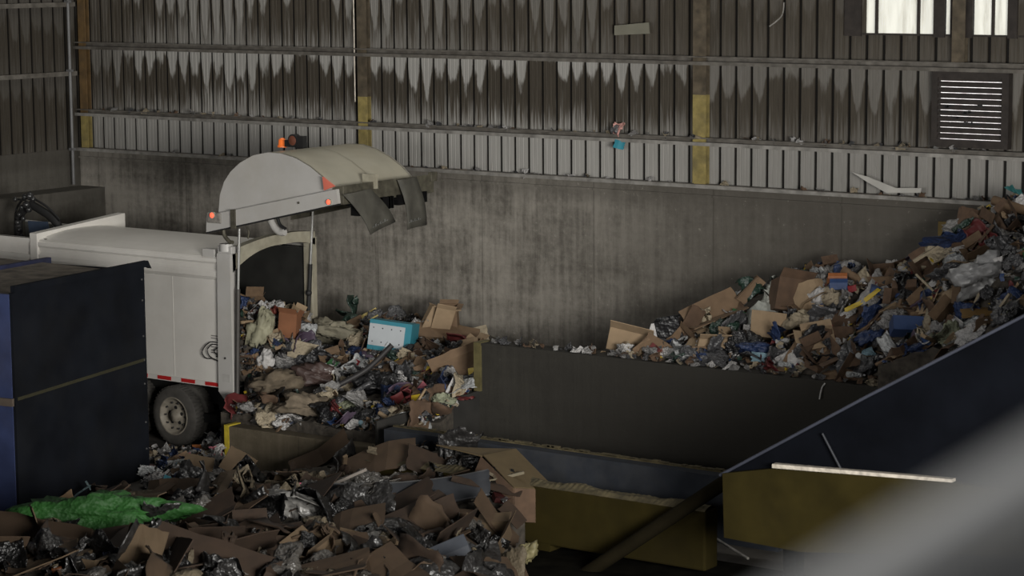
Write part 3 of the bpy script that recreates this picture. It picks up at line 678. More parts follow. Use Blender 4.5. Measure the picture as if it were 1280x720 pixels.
C3 = ctrl([(10, 655, 'x', 8.4), (60, 648, 'x', 8.4), (110, 632, 'x', 8.5), (180, 625, 'x', 8.6), (240, 616, 'z', .3), (300, 618, 'z', .3), (370, 618, 'z', .35), (420, 608, 'z', .5), (450, 580, 'z', .85),
     (500, 568, 'z', 1.0), (560, 562, 'z', 1.1), (610, 568, 'z', 1.1), (660, 600, 'z', .8), (300, 640, 'z', .8), (150, 668, 'z', .8), (450, 625, 'z', .8), (550, 640, 'z', .6), (600, 610, 'z', .9), (640, 650, 'z', .05), (700, 690, 'z', -.3),
     (0, 715, 'z', .9), (150, 715, 'z', .95), (300, 715, 'z', .8), (420, 690, 'z', .7), (500, 715, 'z', .5), (600, 715, 'z', .3), (560, 680, 'z', .4), (400, 760, 'z', .6), (100, 770, 'z', .9), (660, 740, 'z', .0)])
def hf(C):
    def h(x, y):
        s = w = 0.
        for a, b_, c in C:
            d = ((a-x)**2+(b_-y)**2+.02)**1.6; s += c/d; w += 1/d
        return s/w + .07*noise.noise(Vector((x*1.7, y*1.7, c)))
    return h
H1, H2, H3 = hf(C1), hf(C2), hf(C3)
def inpoly(x, y, P):
    r = False; n = len(P)
    for i in range(n):
        (a, b_), (c, d) = P[i], P[i-1]
        if (b_ > y) != (d > y) and x < (c-a)*(y-b_)/(d-b_)+a: r = not r
    return r
S1 = [(290, 498), (300, 372), (335, 368), (385, 388), (440, 380), (480, 395), (540, 395), (590, 420), (600, 440), (598, 490), (536, 528), (530, 548), (440, 552), (300, 532)]
S2 = [(735, 452), (800, 428), (860, 415), (880, 392), (925, 385), (955, 350), (1010, 332), (1090, 338), (1150, 318), (1200, 280), (1240, 250), (1300, 240), (1400, 300), (1264, 404), (1105, 490), (980, 478), (840, 462)]
S3 = [(-20, 648), (60, 638), (110, 615), (185, 608), (240, 596), (300, 588), (400, 582), (450, 556), (500, 546), (560, 545), (610, 560), (660, 590), (650, 625), (600, 640), (640, 680), (640, 740), (-20, 740)]
def ok1(x, y, z):
    if x > 12.4 and y < -3.2: return False
    if x < 8.05: return x > 6.2 and -4.15 < y < -2.4
    return y < -.25 and y > -4.86
def ok2(x, y, z):
    if x < 12.75 or y > -.2: return False
    if y < -3.2: return x > 20.4 and y > -4.6
    return True
def ok3(x, y, z):
    if y > -5.35: return False
    if x < 8.7 and -9.9 < y < -6.4: return False
    return x > 7.5
HEAPS = {'truck': dict(h=H1, S=S1, ok=ok1, box=(6.2, 12.5, -5.4, -.25), name='the truck heap'),
         'right': dict(h=H2, S=S2, ok=ok2, box=(12.8, 26, -4.9, -.2), name='the right heap'),
         'front': dict(h=H3, S=S3, ok=ok3, box=(7.6, 18, -14.5, -5.4), name='the front heap')}
M_MOUND = mat('compacted_waste', (.045, .038, .03), .9, var=.6, scale=9, bump=1, dirt=.3, dirtcol=(.09, .08, .065))
def mound(name, H, st, label, drop=.05, zc=-2):
    x0, x1, y0, y1 = H['box']; nx = int((x1-x0)/st); ny = int((y1-y0)/st); b = MB(); idx = {}
    def vid(i, j):
        if (i, j) not in idx:
            x, y = x0+(x1-x0)*i/nx, y0+(y1-y0)*j/ny
            z = H['h'](x, y)-drop+.05*noise.noise(Vector((x*6, y*6, 3)))+.05*noise.noise(Vector((x*13, y*13, 9)))
            idx[i, j] = len(b.v); b.v.append((x, y, max(z, .01)))
        return idx[i, j]
    for i in range(nx):
        for j in range(ny):
            x, y = x0+(x1-x0)*(i+.5)/nx, y0+(y1-y0)*(j+.5)/ny; z = H['h'](x, y)
            if H['ok'](x, y, z+.3) and z > .09 and (zc == -2 or inpoly(*scr((x, y, z)), H['S'])):
                b.f.append([vid(i, j), vid(i+1, j), vid(i+1, j+1), vid(i, j+1)]); b.mi.append(0); b.sm.append(False)
    cnt = {}
    for f in list(b.f):
        for k in range(4):
            e = (f[k], f[(k+1) % 4]); cnt[tuple(sorted(e))] = cnt.get(tuple(sorted(e)), 0)+1
    for f in list(b.f):
        for k in range(4):
            p, q = f[k], f[(k+1) % 4]
            if cnt[tuple(sorted((p, q)))] == 1:
                o_ = len(b.v)
                for w_ in (p, q):
                    x, y, z = b.v[w_]; zb = 1.28 if (x < 8 and y > -4.5 and y0 > -5.5 and x1 < 13) else 2.34 if (x > 13 and -5 < y < -3.2) else .01
                    b.v.append((x, y, min(z, zb)))
                b.f.append([p, o_, o_+1, q]); b.mi.append(0); b.sm.append(False)
    o = b.build(name, M_MOUND); tag(o, label, 'waste', None, 'stuff'); return o
mound('waste_mound', HEAPS['truck'], .12, 'dark matted waste under the heap that spills from the truck')
mound('waste_mound', HEAPS['right'], .14, 'dark matted waste inside the tall heap at the right')
mound('waste_mound', HEAPS['front'], .14, 'dark matted waste inside the wide foreground heap', zc=0)

# ---- item shapes -------------------------------------------------
def rot_about(p, o, ax, a): return Matrix.Rotation(a, 3, ax) @ (p-o)+o
def sheet(w, h, t, n, nf, amax, rg, jag=.08, crump=.0, smooth=False, poly=None, curl=0):
    b = MB(); m = n+1; top = []
    edge = [[1+jag*(rg.random()*2-1) for _ in range(m)] for _ in range(4)]
    P = []
    for i in range(m):
        for j in range(m):
            u, v = i/n*2-1, j/n*2-1
            x = u*w/2*(edge[0][j] if u < 0 else edge[1][j]); y = v*h/2*(edge[2][i] if v < 0 else edge[3][i])
            z = crump*(rg.random()*2-1)
            if curl: z += curl*(u*u)*w
            P.append(Vector((x, y, z)))
    Q = [p+Vector((0, 0, t)) for p in P]
    al = P+Q
    for k in range(nf):
        a = rg.uniform(0, pi); ax = Vector((cos(a), sin(a), 0)); nr = Vector((-sin(a), cos(a), 0)); off = rg.uniform(-.3, .3)*min(w, h)
        if nf <= 2: a = rg.choice((0, pi/2))+rg.uniform(-.1, .1); ax = Vector((cos(a), sin(a), 0)); nr = Vector((-sin(a), cos(a), 0))
        an = rg.uniform(.35, 1)*amax*rg.choice((-1, 1)); o = nr*off; sgn = rg.choice((-1, 1))
        for q in al:
            d = (q-o).dot(nr)*sgn
            if d > 0: r = rot_about(q, o, ax, an*sgn); q.x, q.y, q.z = r
    c = sum(al, Vector())/len(al); al = [q-c for q in al]; M2 = m*m; fs = []
    for i in range(n):
        for j in range(n):
            q = i*m+j; fs.append((q, q+1, q+m+1, q+m)); fs.append((q+M2, q+m+M2, q+m+1+M2, q+1+M2))
    for j in range(n):
        fs.append((j, j+M2, j+1+M2, j+1)); q = n*m+j; fs.append((q, q+1, q+1+M2, q+M2))
        q = j*m; fs.append((q, q+m, q+m+M2, q+M2)); q = j*m+n; fs.append((q, q+M2, q+m+M2, q+m))
    b.add(al, fs, 0, smooth); return b
def bag(rg, w=1, h=.7, d=.45, smooth=True):
    b = MB(); sd = rg.random()*50; N1, N2 = 30, 20; vs = []; fs = []
    for i in range(N2+1):
        for j in range(N1):
            th = pi*i/N2; ph = 2*pi*j/N1; v = Vector((sin(th)*cos(ph), sin(th)*sin(ph), cos(th)))
            r = 1.1+.6*noise.noise(v*1.3+Vector((sd, 0, 0)))-.55*abs(noise.noise(v*2.6+Vector((0, sd, 0))))-.30*abs(noise.noise(v*6+Vector((0, sd, 0))))-.12*abs(noise.noise(v*13+Vector((0, sd, 3))))
            vs.append(Vector((v.x*w/2*r, v.y*h/2*r, max(v.z, -.6)*d/2*r)))
    for i in range(N2):
        for j in range(N1): fs.append((i*N1+j, (i+1)*N1+j, (i+1)*N1+(j+1) % N1, i*N1+(j+1) % N1))
    b.add(vs, fs, 0, smooth); return b
def carton(rg, w=1, d=.7, h=.6, t=.012, flaps=4, crush=.1):
    b = MB(); k = rg.uniform(-crush, crush); k2 = rg.uniform(-crush, crush)
    def T_(p): x, y, z = p; return Vector((x+k*z, y+k2*z, z-h/2))
    B = [(-w/2, -d/2), (w/2, -d/2), (w/2, d/2), (-w/2, d/2)]
    for i in range(4):
        (x0, y0), (x1, y1) = B[i], B[(i+1) % 4]
        b.quad(T_((x0, y0, 0)), T_((x1, y1, 0)), T_((x1, y1, h)), T_((x0, y0, h)), t)
        if i < flaps:
            a = rg.uniform(-.2, 1.2); nx_, ny_ = (y1-y0), -(x1-x0); l = sqrt(nx_*nx_+ny_*ny_); nx_ /= l; ny_ /= l; L_ = min(w, d)*.45
            o = Vector((nx_*cos(a)*L_, ny_*cos(a)*L_, sin(a)*L_))
            b.quad(T_((x0, y0, h)), T_((x1, y1, h)), T_((x1, y1, h))+o, T_((x0, y0, h))+o, t)
    b.quad(T_((-w/2, -d/2, 0)), T_((w/2, -d/2, 0)), T_((w/2, d/2, 0)), T_((-w/2, d/2, 0)), t)
    return b
def bottle(rg):
    b = MB(); k = rg.uniform(.8, 1.1)
    b.lathe([(.001, -.5), (.13, -.5), (.15, -.46), (.15, -.2), (.13*k, -.1), (.15, .0), (.15, .15), (.12, .28), (.05, .40), (.05, .44), (.062, .44), (.062, .5), (.001, .5)], 12, 'x'); return b
def can(rg):
    b = MB(); b.lathe([(.001, -.48), (.22, -.5), (.26, -.46), (.27*rg.uniform(.75, 1), 0), (.27, .42), (.22, .5), (.2, .47), (.001, .47)], 14, 'x'); return b
def cup(rg):
    b = MB(); b.lathe([(.001, -.5), (.26, -.5), (.38, .5), (.41, .5), (.41, .46), (.36, .46), (.25, -.45), (.001, -.45)], 16, 'x'); return b
def roll(rg):
    b = MB(); b.lathe([(.07, -.5), (.1, -.5), (.1, .5), (.07, .5), (.07, -.5)], 14, 'x'); return b
def tray(rg):
    b = MB(); w, d, h = .5, .38, .12; t = .02
    vs = [(-w, -d, h), (w, -d, h), (w, d, h), (-w, d, h), (-w*.8, -d*.8, -h), (w*.8, -d*.8, -h), (w*.8, d*.8, -h), (-w*.8, d*.8, -h)]
    b.add(vs+[(x*.97, y*.97, z+t if z < 0 else z) for x, y, z in vs], [(0, 4, 5, 1), (1, 5, 6, 2), (2, 6, 7, 3), (3, 7, 4, 0), (4, 7, 6, 5), (8, 9, 13, 12), (9, 10, 14, 13), (10, 11, 15, 14), (11, 8, 12, 15), (12, 13, 14, 15), (0, 1, 9, 8), (1, 2, 10, 9), (2, 3, 11, 10), (3, 0, 8, 11)]); return b
def block(rg):
    b = MB(); w, d, h = .5, rg.uniform(.25, .4), rg.uniform(.06, .18); j = lambda: rg.uniform(.85, 1)
    b.add([(-w*j(), -d*j(), -h), (w*j(), -d, -h), (w, d*j(), -h), (-w, d, -h), (-w, -d*j(), h*j()), (w*j(), -d, h), (w, d, h*j()), (-w*j(), d*j(), h)], [(0, 3, 2, 1), (4, 5, 6, 7), (0, 1, 5, 4), (1, 2, 6, 5), (2, 3, 7, 6), (3, 0, 4, 7)]); return b
def stick(rg):
    b = MB(); b.box((-.5, -.035, -.02), (.5, .035, .02)); return b
def pbox(rg):
    b = MB(); w, d, h = .5, rg.uniform(.28, .42), rg.uniform(.10, .2); b.box((-w, -d, -h), (w, d, h)); b.quad((-w, -d, h), (w, -d, h), (w*1.0, -d*1.5, h+d*.5), (-w, -d*1.5, h+d*.5), .01); return b
SH = {}
def variants(kind, n, fn):
    for k in range(n):
        r = random.Random(hash_(kind)+k*17); SH.setdefault(kind, []).append(fn(r).mesh(kind+'_shape', mat('blank', (.5, .5, .5))))
def hash_(s): return sum(ord(c)*(i+3) for i, c in enumerate(s))
variants('cardboard_scrap', 16, lambda r: sheet(1, r.uniform(.4, .8), .012, 6, r.choice((1, 1, 2)), .95, r, .03, .004))
variants('paper_scrap', 10, lambda r: sheet(1, r.uniform(.5, .9), .004, 7, 5, 1.1, r, .07, .03))
variants('plastic_film', 12, lambda r: sheet(1, r.uniform(.4, .8), .004, 11, 7, .95, r, .10, .022, True))
variants('plastic_bag', 10, lambda r: bag(r, 1, r.uniform(.6, .9), r.uniform(.4, .65)))
variants('fabric_rag', 6, lambda r: sheet(1, .6, .02, 10, 6, 1.0, r, .07, .02, True))
variants('crushed_carton', 8, lambda r: carton(r, 1, r.uniform(.5, .8), r.uniform(.3, .6), .012, r.choice((2, 3, 4)), .5))
variants('plastic_bottle', 4, bottle); variants('drink_can', 3, can); variants('paper_cup', 2, cup)
variants('cardboard_tube', 1, roll); variants('food_tray', 2, tray); variants('foam_block', 4, block)
variants('wood_strip', 1, stick); variants('packaging_box', 5, pbox)
PAL = {
 'brown': mat('card_brown', (.15, .098, .058), .85, var=.18, scale=5, dirt=.35, dirtcol=(.07, .045, .03)),
 'tan': mat('card_tan', (.27, .195, .12), .85, var=.12, scale=5, dirt=.25, dirtcol=(.12, .08, .05)),
 'dark brown': mat('card_dark', (.085, .052, .032), .85, var=.25, scale=5),
 'white': mat('scrap_white', (.46, .45, .44), .6, var=.1, scale=6, dirt=.35, dirtcol=(.18, .16, .14)),
 'grey': mat('scrap_grey', (.20, .195, .19), .6, var=.2, scale=6, dirt=.3),
 'clear': mat('scrap_clear', (.36, .37, .37), .25, var=.3, scale=8, spec=.7),
 'black': mat('scrap_black', (.012, .012, .013), .45, var=.3),
 'dark grey': mat('scrap_darkgrey', (.055, .055, .058), .6, var=.3),
 'beige': mat('scrap_beige', (.32, .27, .19), .75, var=.2, scale=6, dirt=.3),
 'red': mat('scrap_red', (.24, .025, .03), .5, var=.15), 'dark red': mat('scrap_dkred', (.10, .018, .018), .6, var=.2),
 'pink': mat('scrap_pink', (.42, .14, .17), .6, var=.1), 'blue': mat('scrap_blue', (.032, .06, .15), .5, var=.15),
 'dark blue': mat('scrap_dkblue', (.02, .035, .09), .5, var=.2), 'teal': mat('scrap_teal', (.03, .20, .26), .5, var=.1),
 'pale blue': mat('scrap_paleblue', (.22, .34, .40), .5, var=.12), 'green': mat('scrap_green', (.03, .09, .035), .5, var=.2),
 'dark green': mat('scrap_dkgreen', (.014, .034, .024), .5, var=.2), 'yellow': mat('scrap_yellow', (.50, .36, .03), .5, var=.15),
 'orange': mat('scrap_orange', (.30, .11, .04), .5, var=.15), 'pale green': mat('scrap_palegreen', (.22, .235, .16), .6, var=.2),
 'lime': mat('bag_green', (.05, .25, .045), .65, var=.25, scale=2.5), 'purple': mat('scrap_purple', (.07, .05, .075), .5, var=.2)}
for _k in ('white', 'grey', 'clear', 'black', 'dark grey', 'beige', 'dark blue', 'dark green', 'pale green', 'lime', 'pale blue'):
    _g = G(PAL[_k]); _b = _g.N['Principled BSDF']; _tc = _g.N.new('ShaderNodeTexCoord')
    _v = _g.N.new('ShaderNodeTexVoronoi'); _v.inputs['Scale'].default_value = 7; _v2 = _g.N.new('ShaderNodeTexVoronoi'); _v2.inputs['Scale'].default_value = 19
    _g.L.new(_tc.outputs['Object'], _v.inputs['Vector']); _g.L.new(_tc.outputs['Object'], _v2.inputs['Vector'])
    _h = _g.m('ADD', _v.outputs['Distance'], _g.m('MULTIPLY', _v2.outputs['Distance'], .4))
    _bp = _g.N.new('ShaderNodeBump'); _bp.inputs['Strength'].default_value = 1; _bp.inputs['Distance'].default_value = .032
    _g.L.new(_h, _bp.inputs['Height']); _g.L.new(_bp.outputs[0], _b.inputs['Normal'])
    if _k in ('grey', 'clear', 'black', 'dark grey', 'dark green'): _b.inputs['Roughness'].default_value = .4; _b.inputs['Specular IOR Level'].default_value = .6
PAL_SHADE = {}  # front heap copies of the palette, darkened to paint in the shade there
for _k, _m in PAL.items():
    _c = _m.copy(); _c.name = 'damp_'+_m.name; PAL_SHADE[_k] = _c
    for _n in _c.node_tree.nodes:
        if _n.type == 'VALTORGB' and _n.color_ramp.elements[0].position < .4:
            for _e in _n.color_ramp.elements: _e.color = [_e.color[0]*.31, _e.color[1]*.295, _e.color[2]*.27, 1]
MULTI = ['red', 'blue', 'dark blue', 'green', 'yellow', 'orange', 'teal', 'pink', 'purple', 'dark red', 'pale blue']
KC = {'cardboard_scrap': ['brown']*5+['tan']*4+['dark brown']*5+['beige'],
      'paper_scrap': ['white']*6+['beige']*2+['grey']*4+['pale blue', 'pink'],
      'plastic_film': ['clear']*3+['grey']*4+['white']*2+['black']*2+['dark grey']*4+['pale green', 'dark blue', 'beige'],
      'plastic_bag': ['white']*2+['grey']*4+['black']*3+['dark grey']*4+['beige', 'pale green', 'dark green', 'dark blue'],
      'fabric_rag': ['dark brown', 'dark grey', 'black', 'dark blue', 'dark red', 'beige', 'purple'],
      'crushed_carton': ['brown']*4+['tan']*2+['dark brown']*3+['white'],
      'plastic_bottle': ['clear']*5+['pale blue', 'white', 'dark green', 'white'], 'drink_can': ['grey']*2+['red', 'blue', 'dark green', 'orange'],
      'paper_cup': ['white', 'white', 'beige', 'red'], 'cardboard_tube': ['tan', 'brown'], 'food_tray': ['white', 'black', 'clear', 'beige'],
      'foam_block': ['white', 'white', 'grey', 'beige'], 'wood_strip': ['tan', 'brown', 'grey', 'beige'], 'packaging_box': ['red', 'blue', 'yellow', 'teal', 'dark red', 'dark blue', 'green', 'orange']+['white']*3+['grey']*3+['beige']*3+['dark brown']*3+['dark grey']*3}
WORD = {'cardboard_scrap': ('torn', 'cardboard piece'), 'paper_scrap': ('creased', 'paper scrap'), 'plastic_film': ('crumpled', 'plastic film'),
        'plastic_bag': ('bunched', 'plastic bag'), 'fabric_rag': ('limp', 'rag'), 'crushed_carton': ('crushed', 'carton'), 'plastic_bottle': ('small', 'bottle'),
        'drink_can': ('dented', 'can'), 'paper_cup': ('small', 'cup'), 'cardboard_tube': ('slim', 'tube'), 'food_tray': ('shallow', 'tray'),
        'foam_block': ('chunky', 'foam block'), 'wood_strip': ('long thin', 'wood strip'), 'packaging_box': ('small', 'packaging box')}
CATS = {'cardboard_scrap': 'cardboard', 'paper_scrap': 'paper', 'plastic_film': 'plastic film', 'plastic_bag': 'bag', 'fabric_rag': 'rag', 'crushed_carton': 'box', 'plastic_bottle': 'bottle',
        'drink_can': 'can', 'paper_cup': 'cup', 'cardboard_tube': 'tube', 'food_tray': 'tray', 'foam_block': 'foam', 'wood_strip': 'wood', 'packaging_box': 'box'}
SPEC = []
LM = {'truck': [], 'right': [], 'front': []}
ITEMS = []
def newitem(kind, var, colour, M, heap):
    me = SH[kind][var % len(SH[kind])]; o = bpy.data.objects.new(kind, me); COL.objects.link(o); o.matrix_world = M
    o.material_slots[0].link = 'OBJECT'; o.material_slots[0].material = (PAL_SHADE if heap == 'front' else PAL)[colour]; return o
def normal(h, x, y):
    e = .15; return Vector((h(x-e, y)-h(x+e, y), h(x, y-e)-h(x, y+e), 2*e)).normalized()
def hit(heap, x, y):
    h = HEAPS[heap]['h']; d = ray(x, y); D = 26.
    while D < 56:
        p = CAM+d*D
        if p.z < h(p.x, p.y) and HEAPS[heap]['box'][0]-.3 < p.x < HEAPS[heap]['box'][1] and p.y > HEAPS[heap]['box'][2] and p.y < HEAPS[heap]['box'][3]: return p
        D += .05
    return None

# ---- individually described things -------------------------------
def special(name, b, m, heap, px, rot, lift, label, cat, short=None, scale=1., parts=(), P=None, group=None):
    p = P or hit(heap, *px)
    if p is None: p = atz(px[0], px[1], .5)
    p = Vector(p)+Vector((0, 0, lift+(.07 if P is None and heap != 'front' else 0)))
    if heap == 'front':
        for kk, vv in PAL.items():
            if vv == m: m = PAL_SHADE[kk]
    o = bpy.data.objects.new(name, b.mesh(name, m)); COL.objects.link(o)
    R_ = Matrix.Rotation(rot[2], 4, 'Z') @ Matrix.Rotation(rot[1], 4, 'Y') @ Matrix.Rotation(rot[0], 4, 'X')
    o.matrix_world = Matrix.Translation(p) @ R_ @ Matrix.Scale(scale, 4)
    xs = [v[0] for v in b.v]; ys = [v[1] for v in b.v]; zs = [v[2] for v in b.v]
    dim = (max(xs)-min(xs), max(ys)-min(ys), max(zs)-min(zs)); SPEC.append((heap, scr(p), .36*scale*sum(sorted(dim)[1:])/2*78, p.copy()))
    tag(o, label, cat, group)
    for pn, pb, pm in parts:
        c = bpy.data.objects.new(pn, pb.mesh(pn, pm)); COL.objects.link(c); c.parent = o
    if short: LM[heap].append((short, scr(p)))
    return o
VY = YAW  # rotation that makes local x run across the picture
r_ = random.Random
# teal and white crate : box with white face, dots, teal edges
b = MB(); b.box((-.40, -.22, -.27), (.40, .22, .27)); wf = MB(); wf.box((-.39, -.235, -.19), (.28, -.221, .20)); dt = MB()
for i in range(4):
    for j in range(2): wf.box((-.32+i*.17, -.24, -.13+j*.25), (-.30+i*.17, -.2345, -.11+j*.25), 1)
special('patterned_box', b, PAL['teal'], 'truck', (492, 444), (-.12, .10, VY-.28), .27, 'teal box with white dotted face, near the middle of the truck heap', 'box', 'teal box', .98,
        (('white_face', wf, [mat('white_panel', (.42, .45, .47), .5, var=.05), PAL['black']]),))
# upright cardboard carton bundle
for dx, an, l, c in ((-16, .25, 'leftmost of the upright cartons', 'tan'), (-4, .05, 'middle one of the upright cartons', 'tan'), (8, -.15, 'rightmost of the upright cartons', 'brown')):
    special('upright_carton', carton(r_(int(dx)+90), .34, .22, .62, .012, 3, .15), PAL[c], 'truck', (554+dx, 420), (.1+dx*.01, .15+an, VY+an), .16, 'ribbed %s cardboard carton standing on the heap crest, %s' % (c, l), 'box', 'upright cartons' if dx == -4 else None, group='upright cartons on the truck heap')
special('cardboard_sheet', sheet(1.15, .45, .012, 6, 1, .4, r_(5), .04), PAL['brown'], 'truck', (560, 428), (.5, .1, VY), .12, 'wide brown cardboard sheet below the upright cartons', 'cardboard')
special('cardboard_flap', sheet(.6, .4, .012, 6, 1, .5, r_(6), .04), PAL['beige'], 'truck', (590, 433), (.6, -.25, VY), .1, 'pale cardboard flap beside the divider wall corner', 'cardboard', 'corner flap')
special('paper_sack', bag(r_(3), 1.05, .7, .45), mat('sack_olive', (.18, .165, .12), .8, var=.25, scale=3), 'truck', (414, 428), (-.4, .1, VY), .12, 'large dull olive sack lying behind the truck opening', 'sack', 'olive sack')
special('padded_slab', sheet(.5, .34, .03, 4, 1, .12, r_(8), .03), PAL['beige'], 'truck', (379, 452), (.9, .25, VY), .12, 'off white padded panel sliding off the load, right of the brown carton', 'panel', 'padded panel')
special('torn_sack', bag(r_(11), .42, .3, .75), mat('pale_sack', (.27, .26, .18), .7, var=.2, scale=5), 'truck', (325, 430), (-.2, .25, VY), .14, 'tall pale green sack standing in the truck mouth', 'sack', 'tall sack')
special('plastic_bag', bag(r_(21), .30, .28, .36), PAL['white'], 'truck', (332, 465), (0, .3, VY), .14, 'white knotted plastic bag below the pale sack at the truck mouth', 'bag', 'knotted bag')
special('crushed_carton', carton(r_(14), .34, .24, .42, .012, 3, .2), mat('orange_brown_card', (.20, .085, .04), .8, var=.2), 'truck', (364, 424), (-.3, .1, VY-.3), .16, 'orange brown carton inside the truck opening', 'box', 'orange carton')
special('round_lid', MB(), PAL['dark red'], 'truck', (340, 395), (0, 0, 0), .1, 'x', 'x') if False else None
special('plastic_lump', bag(r_(30), .22, .2, .2), mat('faded_red', (.22, .05, .035), .6, var=.2), 'truck', (345, 405), (0, 0, 0), .16, 'faded red lump deep inside the truck mouth', 'waste', 'faded lump')
special('fabric_bundle', sheet(.75, .45, .02, 10, 6, 1.1, r_(31), .1, .03, True), PAL['dark green'], 'truck', (437, 400), (.4, .1, VY), .12, 'dark green cloth bundle at the left crest behind the truck', 'cloth', 'green bundle')
special('magazine', sheet(.42, .30, .02, 5, 2, .8, r_(32), .03), mat('magazine_print', (.45, .36, .14), .4, var=.5, scale=12), 'truck', (460, 412), (.7, -.5, VY), .14, 'crumpled yellow and white magazine above the teal box', 'magazine', 'yellow magazine')
special('drink_carton', carton(r_(33), .14, .1, .18, .008, 1, .1), PAL['red'], 'truck', (443, 468), (.3, .5, VY), .12, 'small red carton left of the black tube', 'carton', 'red carton')
special('black_tube', (lambda bb: (bb.tube(curve([(-.85, 0, -.45), (-.3, 0, -.16), (.2, .02, .12), (.62, 0, .52)]), .048, 10), bb)[1])(MB()), mat('tube_black', (.03, .028, .028), .5), 'truck', (445, 493), (-.15, 0, VY), .25, 'long dark bent tube leaning up through the truck heap', 'tube', 'black tube')
special('grey_tube', (lambda bb: (bb.tube([(-.42, 0, -.26), (.36, 0, .2)], .04, 10), bb)[1])(MB()), PAL['dark grey'], 'truck', (438, 512), (-.1, 0, VY), .2, 'shorter grey tube lying below the long dark tube', 'tube')
special('foam_cup', bag(r_(34), .3, .26, .22), PAL['white'], 'truck', (410, 478), (0, .2, VY), .14, 'white crumpled foam piece in the centre of the truck heap', 'foam', 'white foam')
special('paper_roll', roll(r_(35)), PAL['beige'], 'truck', (413, 503), (0, .3, VY+1.3), .15, 'pale hollow paper roll seen end on', 'roll', 'paper roll', .34)
special('brown_sack', bag(r_(36), 1.0, .6, .5), mat('sack_brown', (.12, .095, .065), .85, var=.35, scale=6), 'truck', (345, 492), (-.3, -.2, VY), .1, 'long brown rumpled sack below the truck sill', 'sack', 'brown sack')
special('brown_sack', bag(r_(37), 1.05, .5, .4), mat('sack_brown2', (.15, .12, .085), .85, var=.35, scale=6), 'truck', (385, 520), (-.3, .1, VY), .08, 'pale brown rumpled sack resting on the curb top', 'sack', 'curb sack')
special('maroon_bag', bag(r_(38), .95, .6, .5), mat('maroon_film', (.055, .035, .03), .55, var=.3), 'truck', (395, 480), (-.3, .1, VY), .05, 'dark maroon bag between the brown sack and white foam', 'bag', 'maroon bag')
special('dark_bag', bag(r_(39), .8, .6, .5), PAL['black'], 'truck', (475, 490), (-.3, .1, VY), .05, 'shiny black bag below the teal box', 'bag', 'black bag')
special('wood_offcut', stick(r_(1)), PAL['tan'], 'truck', (516, 530), (.2, -1.0, VY), .18, 'light wooden offcut standing near the pit edge', 'wood', 'wooden offcut', .8)
special('bent_cardboard', sheet(.85, .5, .012, 6, 2, .9, r_(42), .05), PAL['brown'], 'truck', (572, 470), (.8, -.4, VY), .1, 'bent brown cardboard beside the divider wall end', 'cardboard', 'bent cardboard')
special('yellow_wrapper', sheet(.18, .24, .01, 4, 2, .8, r_(43), .1), PAL['yellow'], 'truck', (592, 482), (.9, 0, VY), .12, 'bright yellow wrapper at the foot of the divider wall end', 'wrapper', 'yellow wrapper')
special('curved_paper', sheet(.3, .36, .006, 6, 1, .2, r_(44), .02, 0, True, None, .3), PAL['white'], 'truck', (572, 500), (1.0, .5, VY), .14, 'curved white paper piece above the black pit', 'paper', 'curved paper')
# right heap
b = carton(r_(50), .72, .45, .36, .012, 1, .3); lab = MB(); lab.box((.0, -.24, -.02), (.07, -.232, .07)); lab.box((.12, -.24, -.0), (.17, -.232, .09))
special('shipping_box', b, PAL['tan'], 'right', (790, 438), (.0, .22, VY-.2), .10, 'brown box tipped on the divider wall with two pale labels', 'box', 'tipped box', 1, (('paper_label', lab, PAL['white']),))
b = carton(r_(51), .44, .36, .44, .012, 0, .2)
special('appliance_box', b, PAL['black'], 'right', (841, 430), (.1, -.2, VY-.3), .14, 'black and white box beside the tipped brown box', 'box', 'black box', 1, (('white_flap', (lambda bb: (bb.quad((-.50, -.28, -.22), (-.22, -.2, -.22), (-.22, -.2, .22), (-.27, -.2, .22), .01), bb)[1])(MB()), PAL['white']),))
special('folded_cardboard', sheet(.95, .75, .012, 6, 1, 1.2, r_(52), .03), PAL['brown'], 'right', (893, 415), (.9, -.4, VY+.2), .25, 'tall folded brown cardboard peaking at the left of the right heap', 'cardboard', 'peaked cardboard')
special('cardboard_sheet', sheet(.7, .3, .012, 6, 1, .6, r_(53), .03), PAL['dark brown'], 'right', (862, 430), (.7, -1.1, VY), .2, 'dark brown cardboard leaning left of the folded peak', 'cardboard')
special('carton_end', carton(r_(54), .5, .3, .2, .012, 2, .2), PAL['tan'], 'right', (890, 443), (-.1, .05, VY), .08, 'tan carton resting on the divider wall below the folded peak', 'box', 'tan carton')
special('draped_sheet', sheet(.95, .5, .01, 12, 8, .9, r_(55), .12, .02, True), mat('draped_pale', (.30, .31, .28), .5, var=.25, scale=9), 'right', (955, 403), (.9, -.9, VY), .26, 'long pale grey plastic sheet draped down the heap', 'plastic sheet', 'draped sheet')
special('green_fabric', sheet(.8, .4, .01, 10, 6, .8, r_(56), .12, .02, True), PAL['dark green'], 'right', (948, 378), (.8, -.6, VY), .18, 'dark green sheet near the left crest of the right heap', 'cloth', 'green sheet')
special('leaning_carton', carton(r_(57), .5, .16, .16, .01, 1, .1), PAL['brown'], 'right', (938, 384), (0, -.8, VY), .22, 'slim brown carton leaning on the left crest', 'box', 'leaning carton')
special('crushed_carton', carton(r_(58), .55, .4, .5, .012, 2, .2), PAL['dark brown'], 'right', (985, 388), (-.3, .2, VY+.2), .15, 'large dark brown box right of the draped sheet', 'box', 'dark box')
special('open_box', carton(r_(59), .55, .35, .25, .012, 3, .2), PAL['tan'], 'right', (962, 428), (-.3, .1, VY-.2), .12, 'open tan box below the draped sheet', 'box', 'open tan box')
special('plastic_bag', bag(r_(60), .5, .4, .35), PAL['beige'], 'right', (1001, 417), (-.2, 0, VY), .12, 'puffed beige bag right of the open tan box', 'bag', 'beige bag')
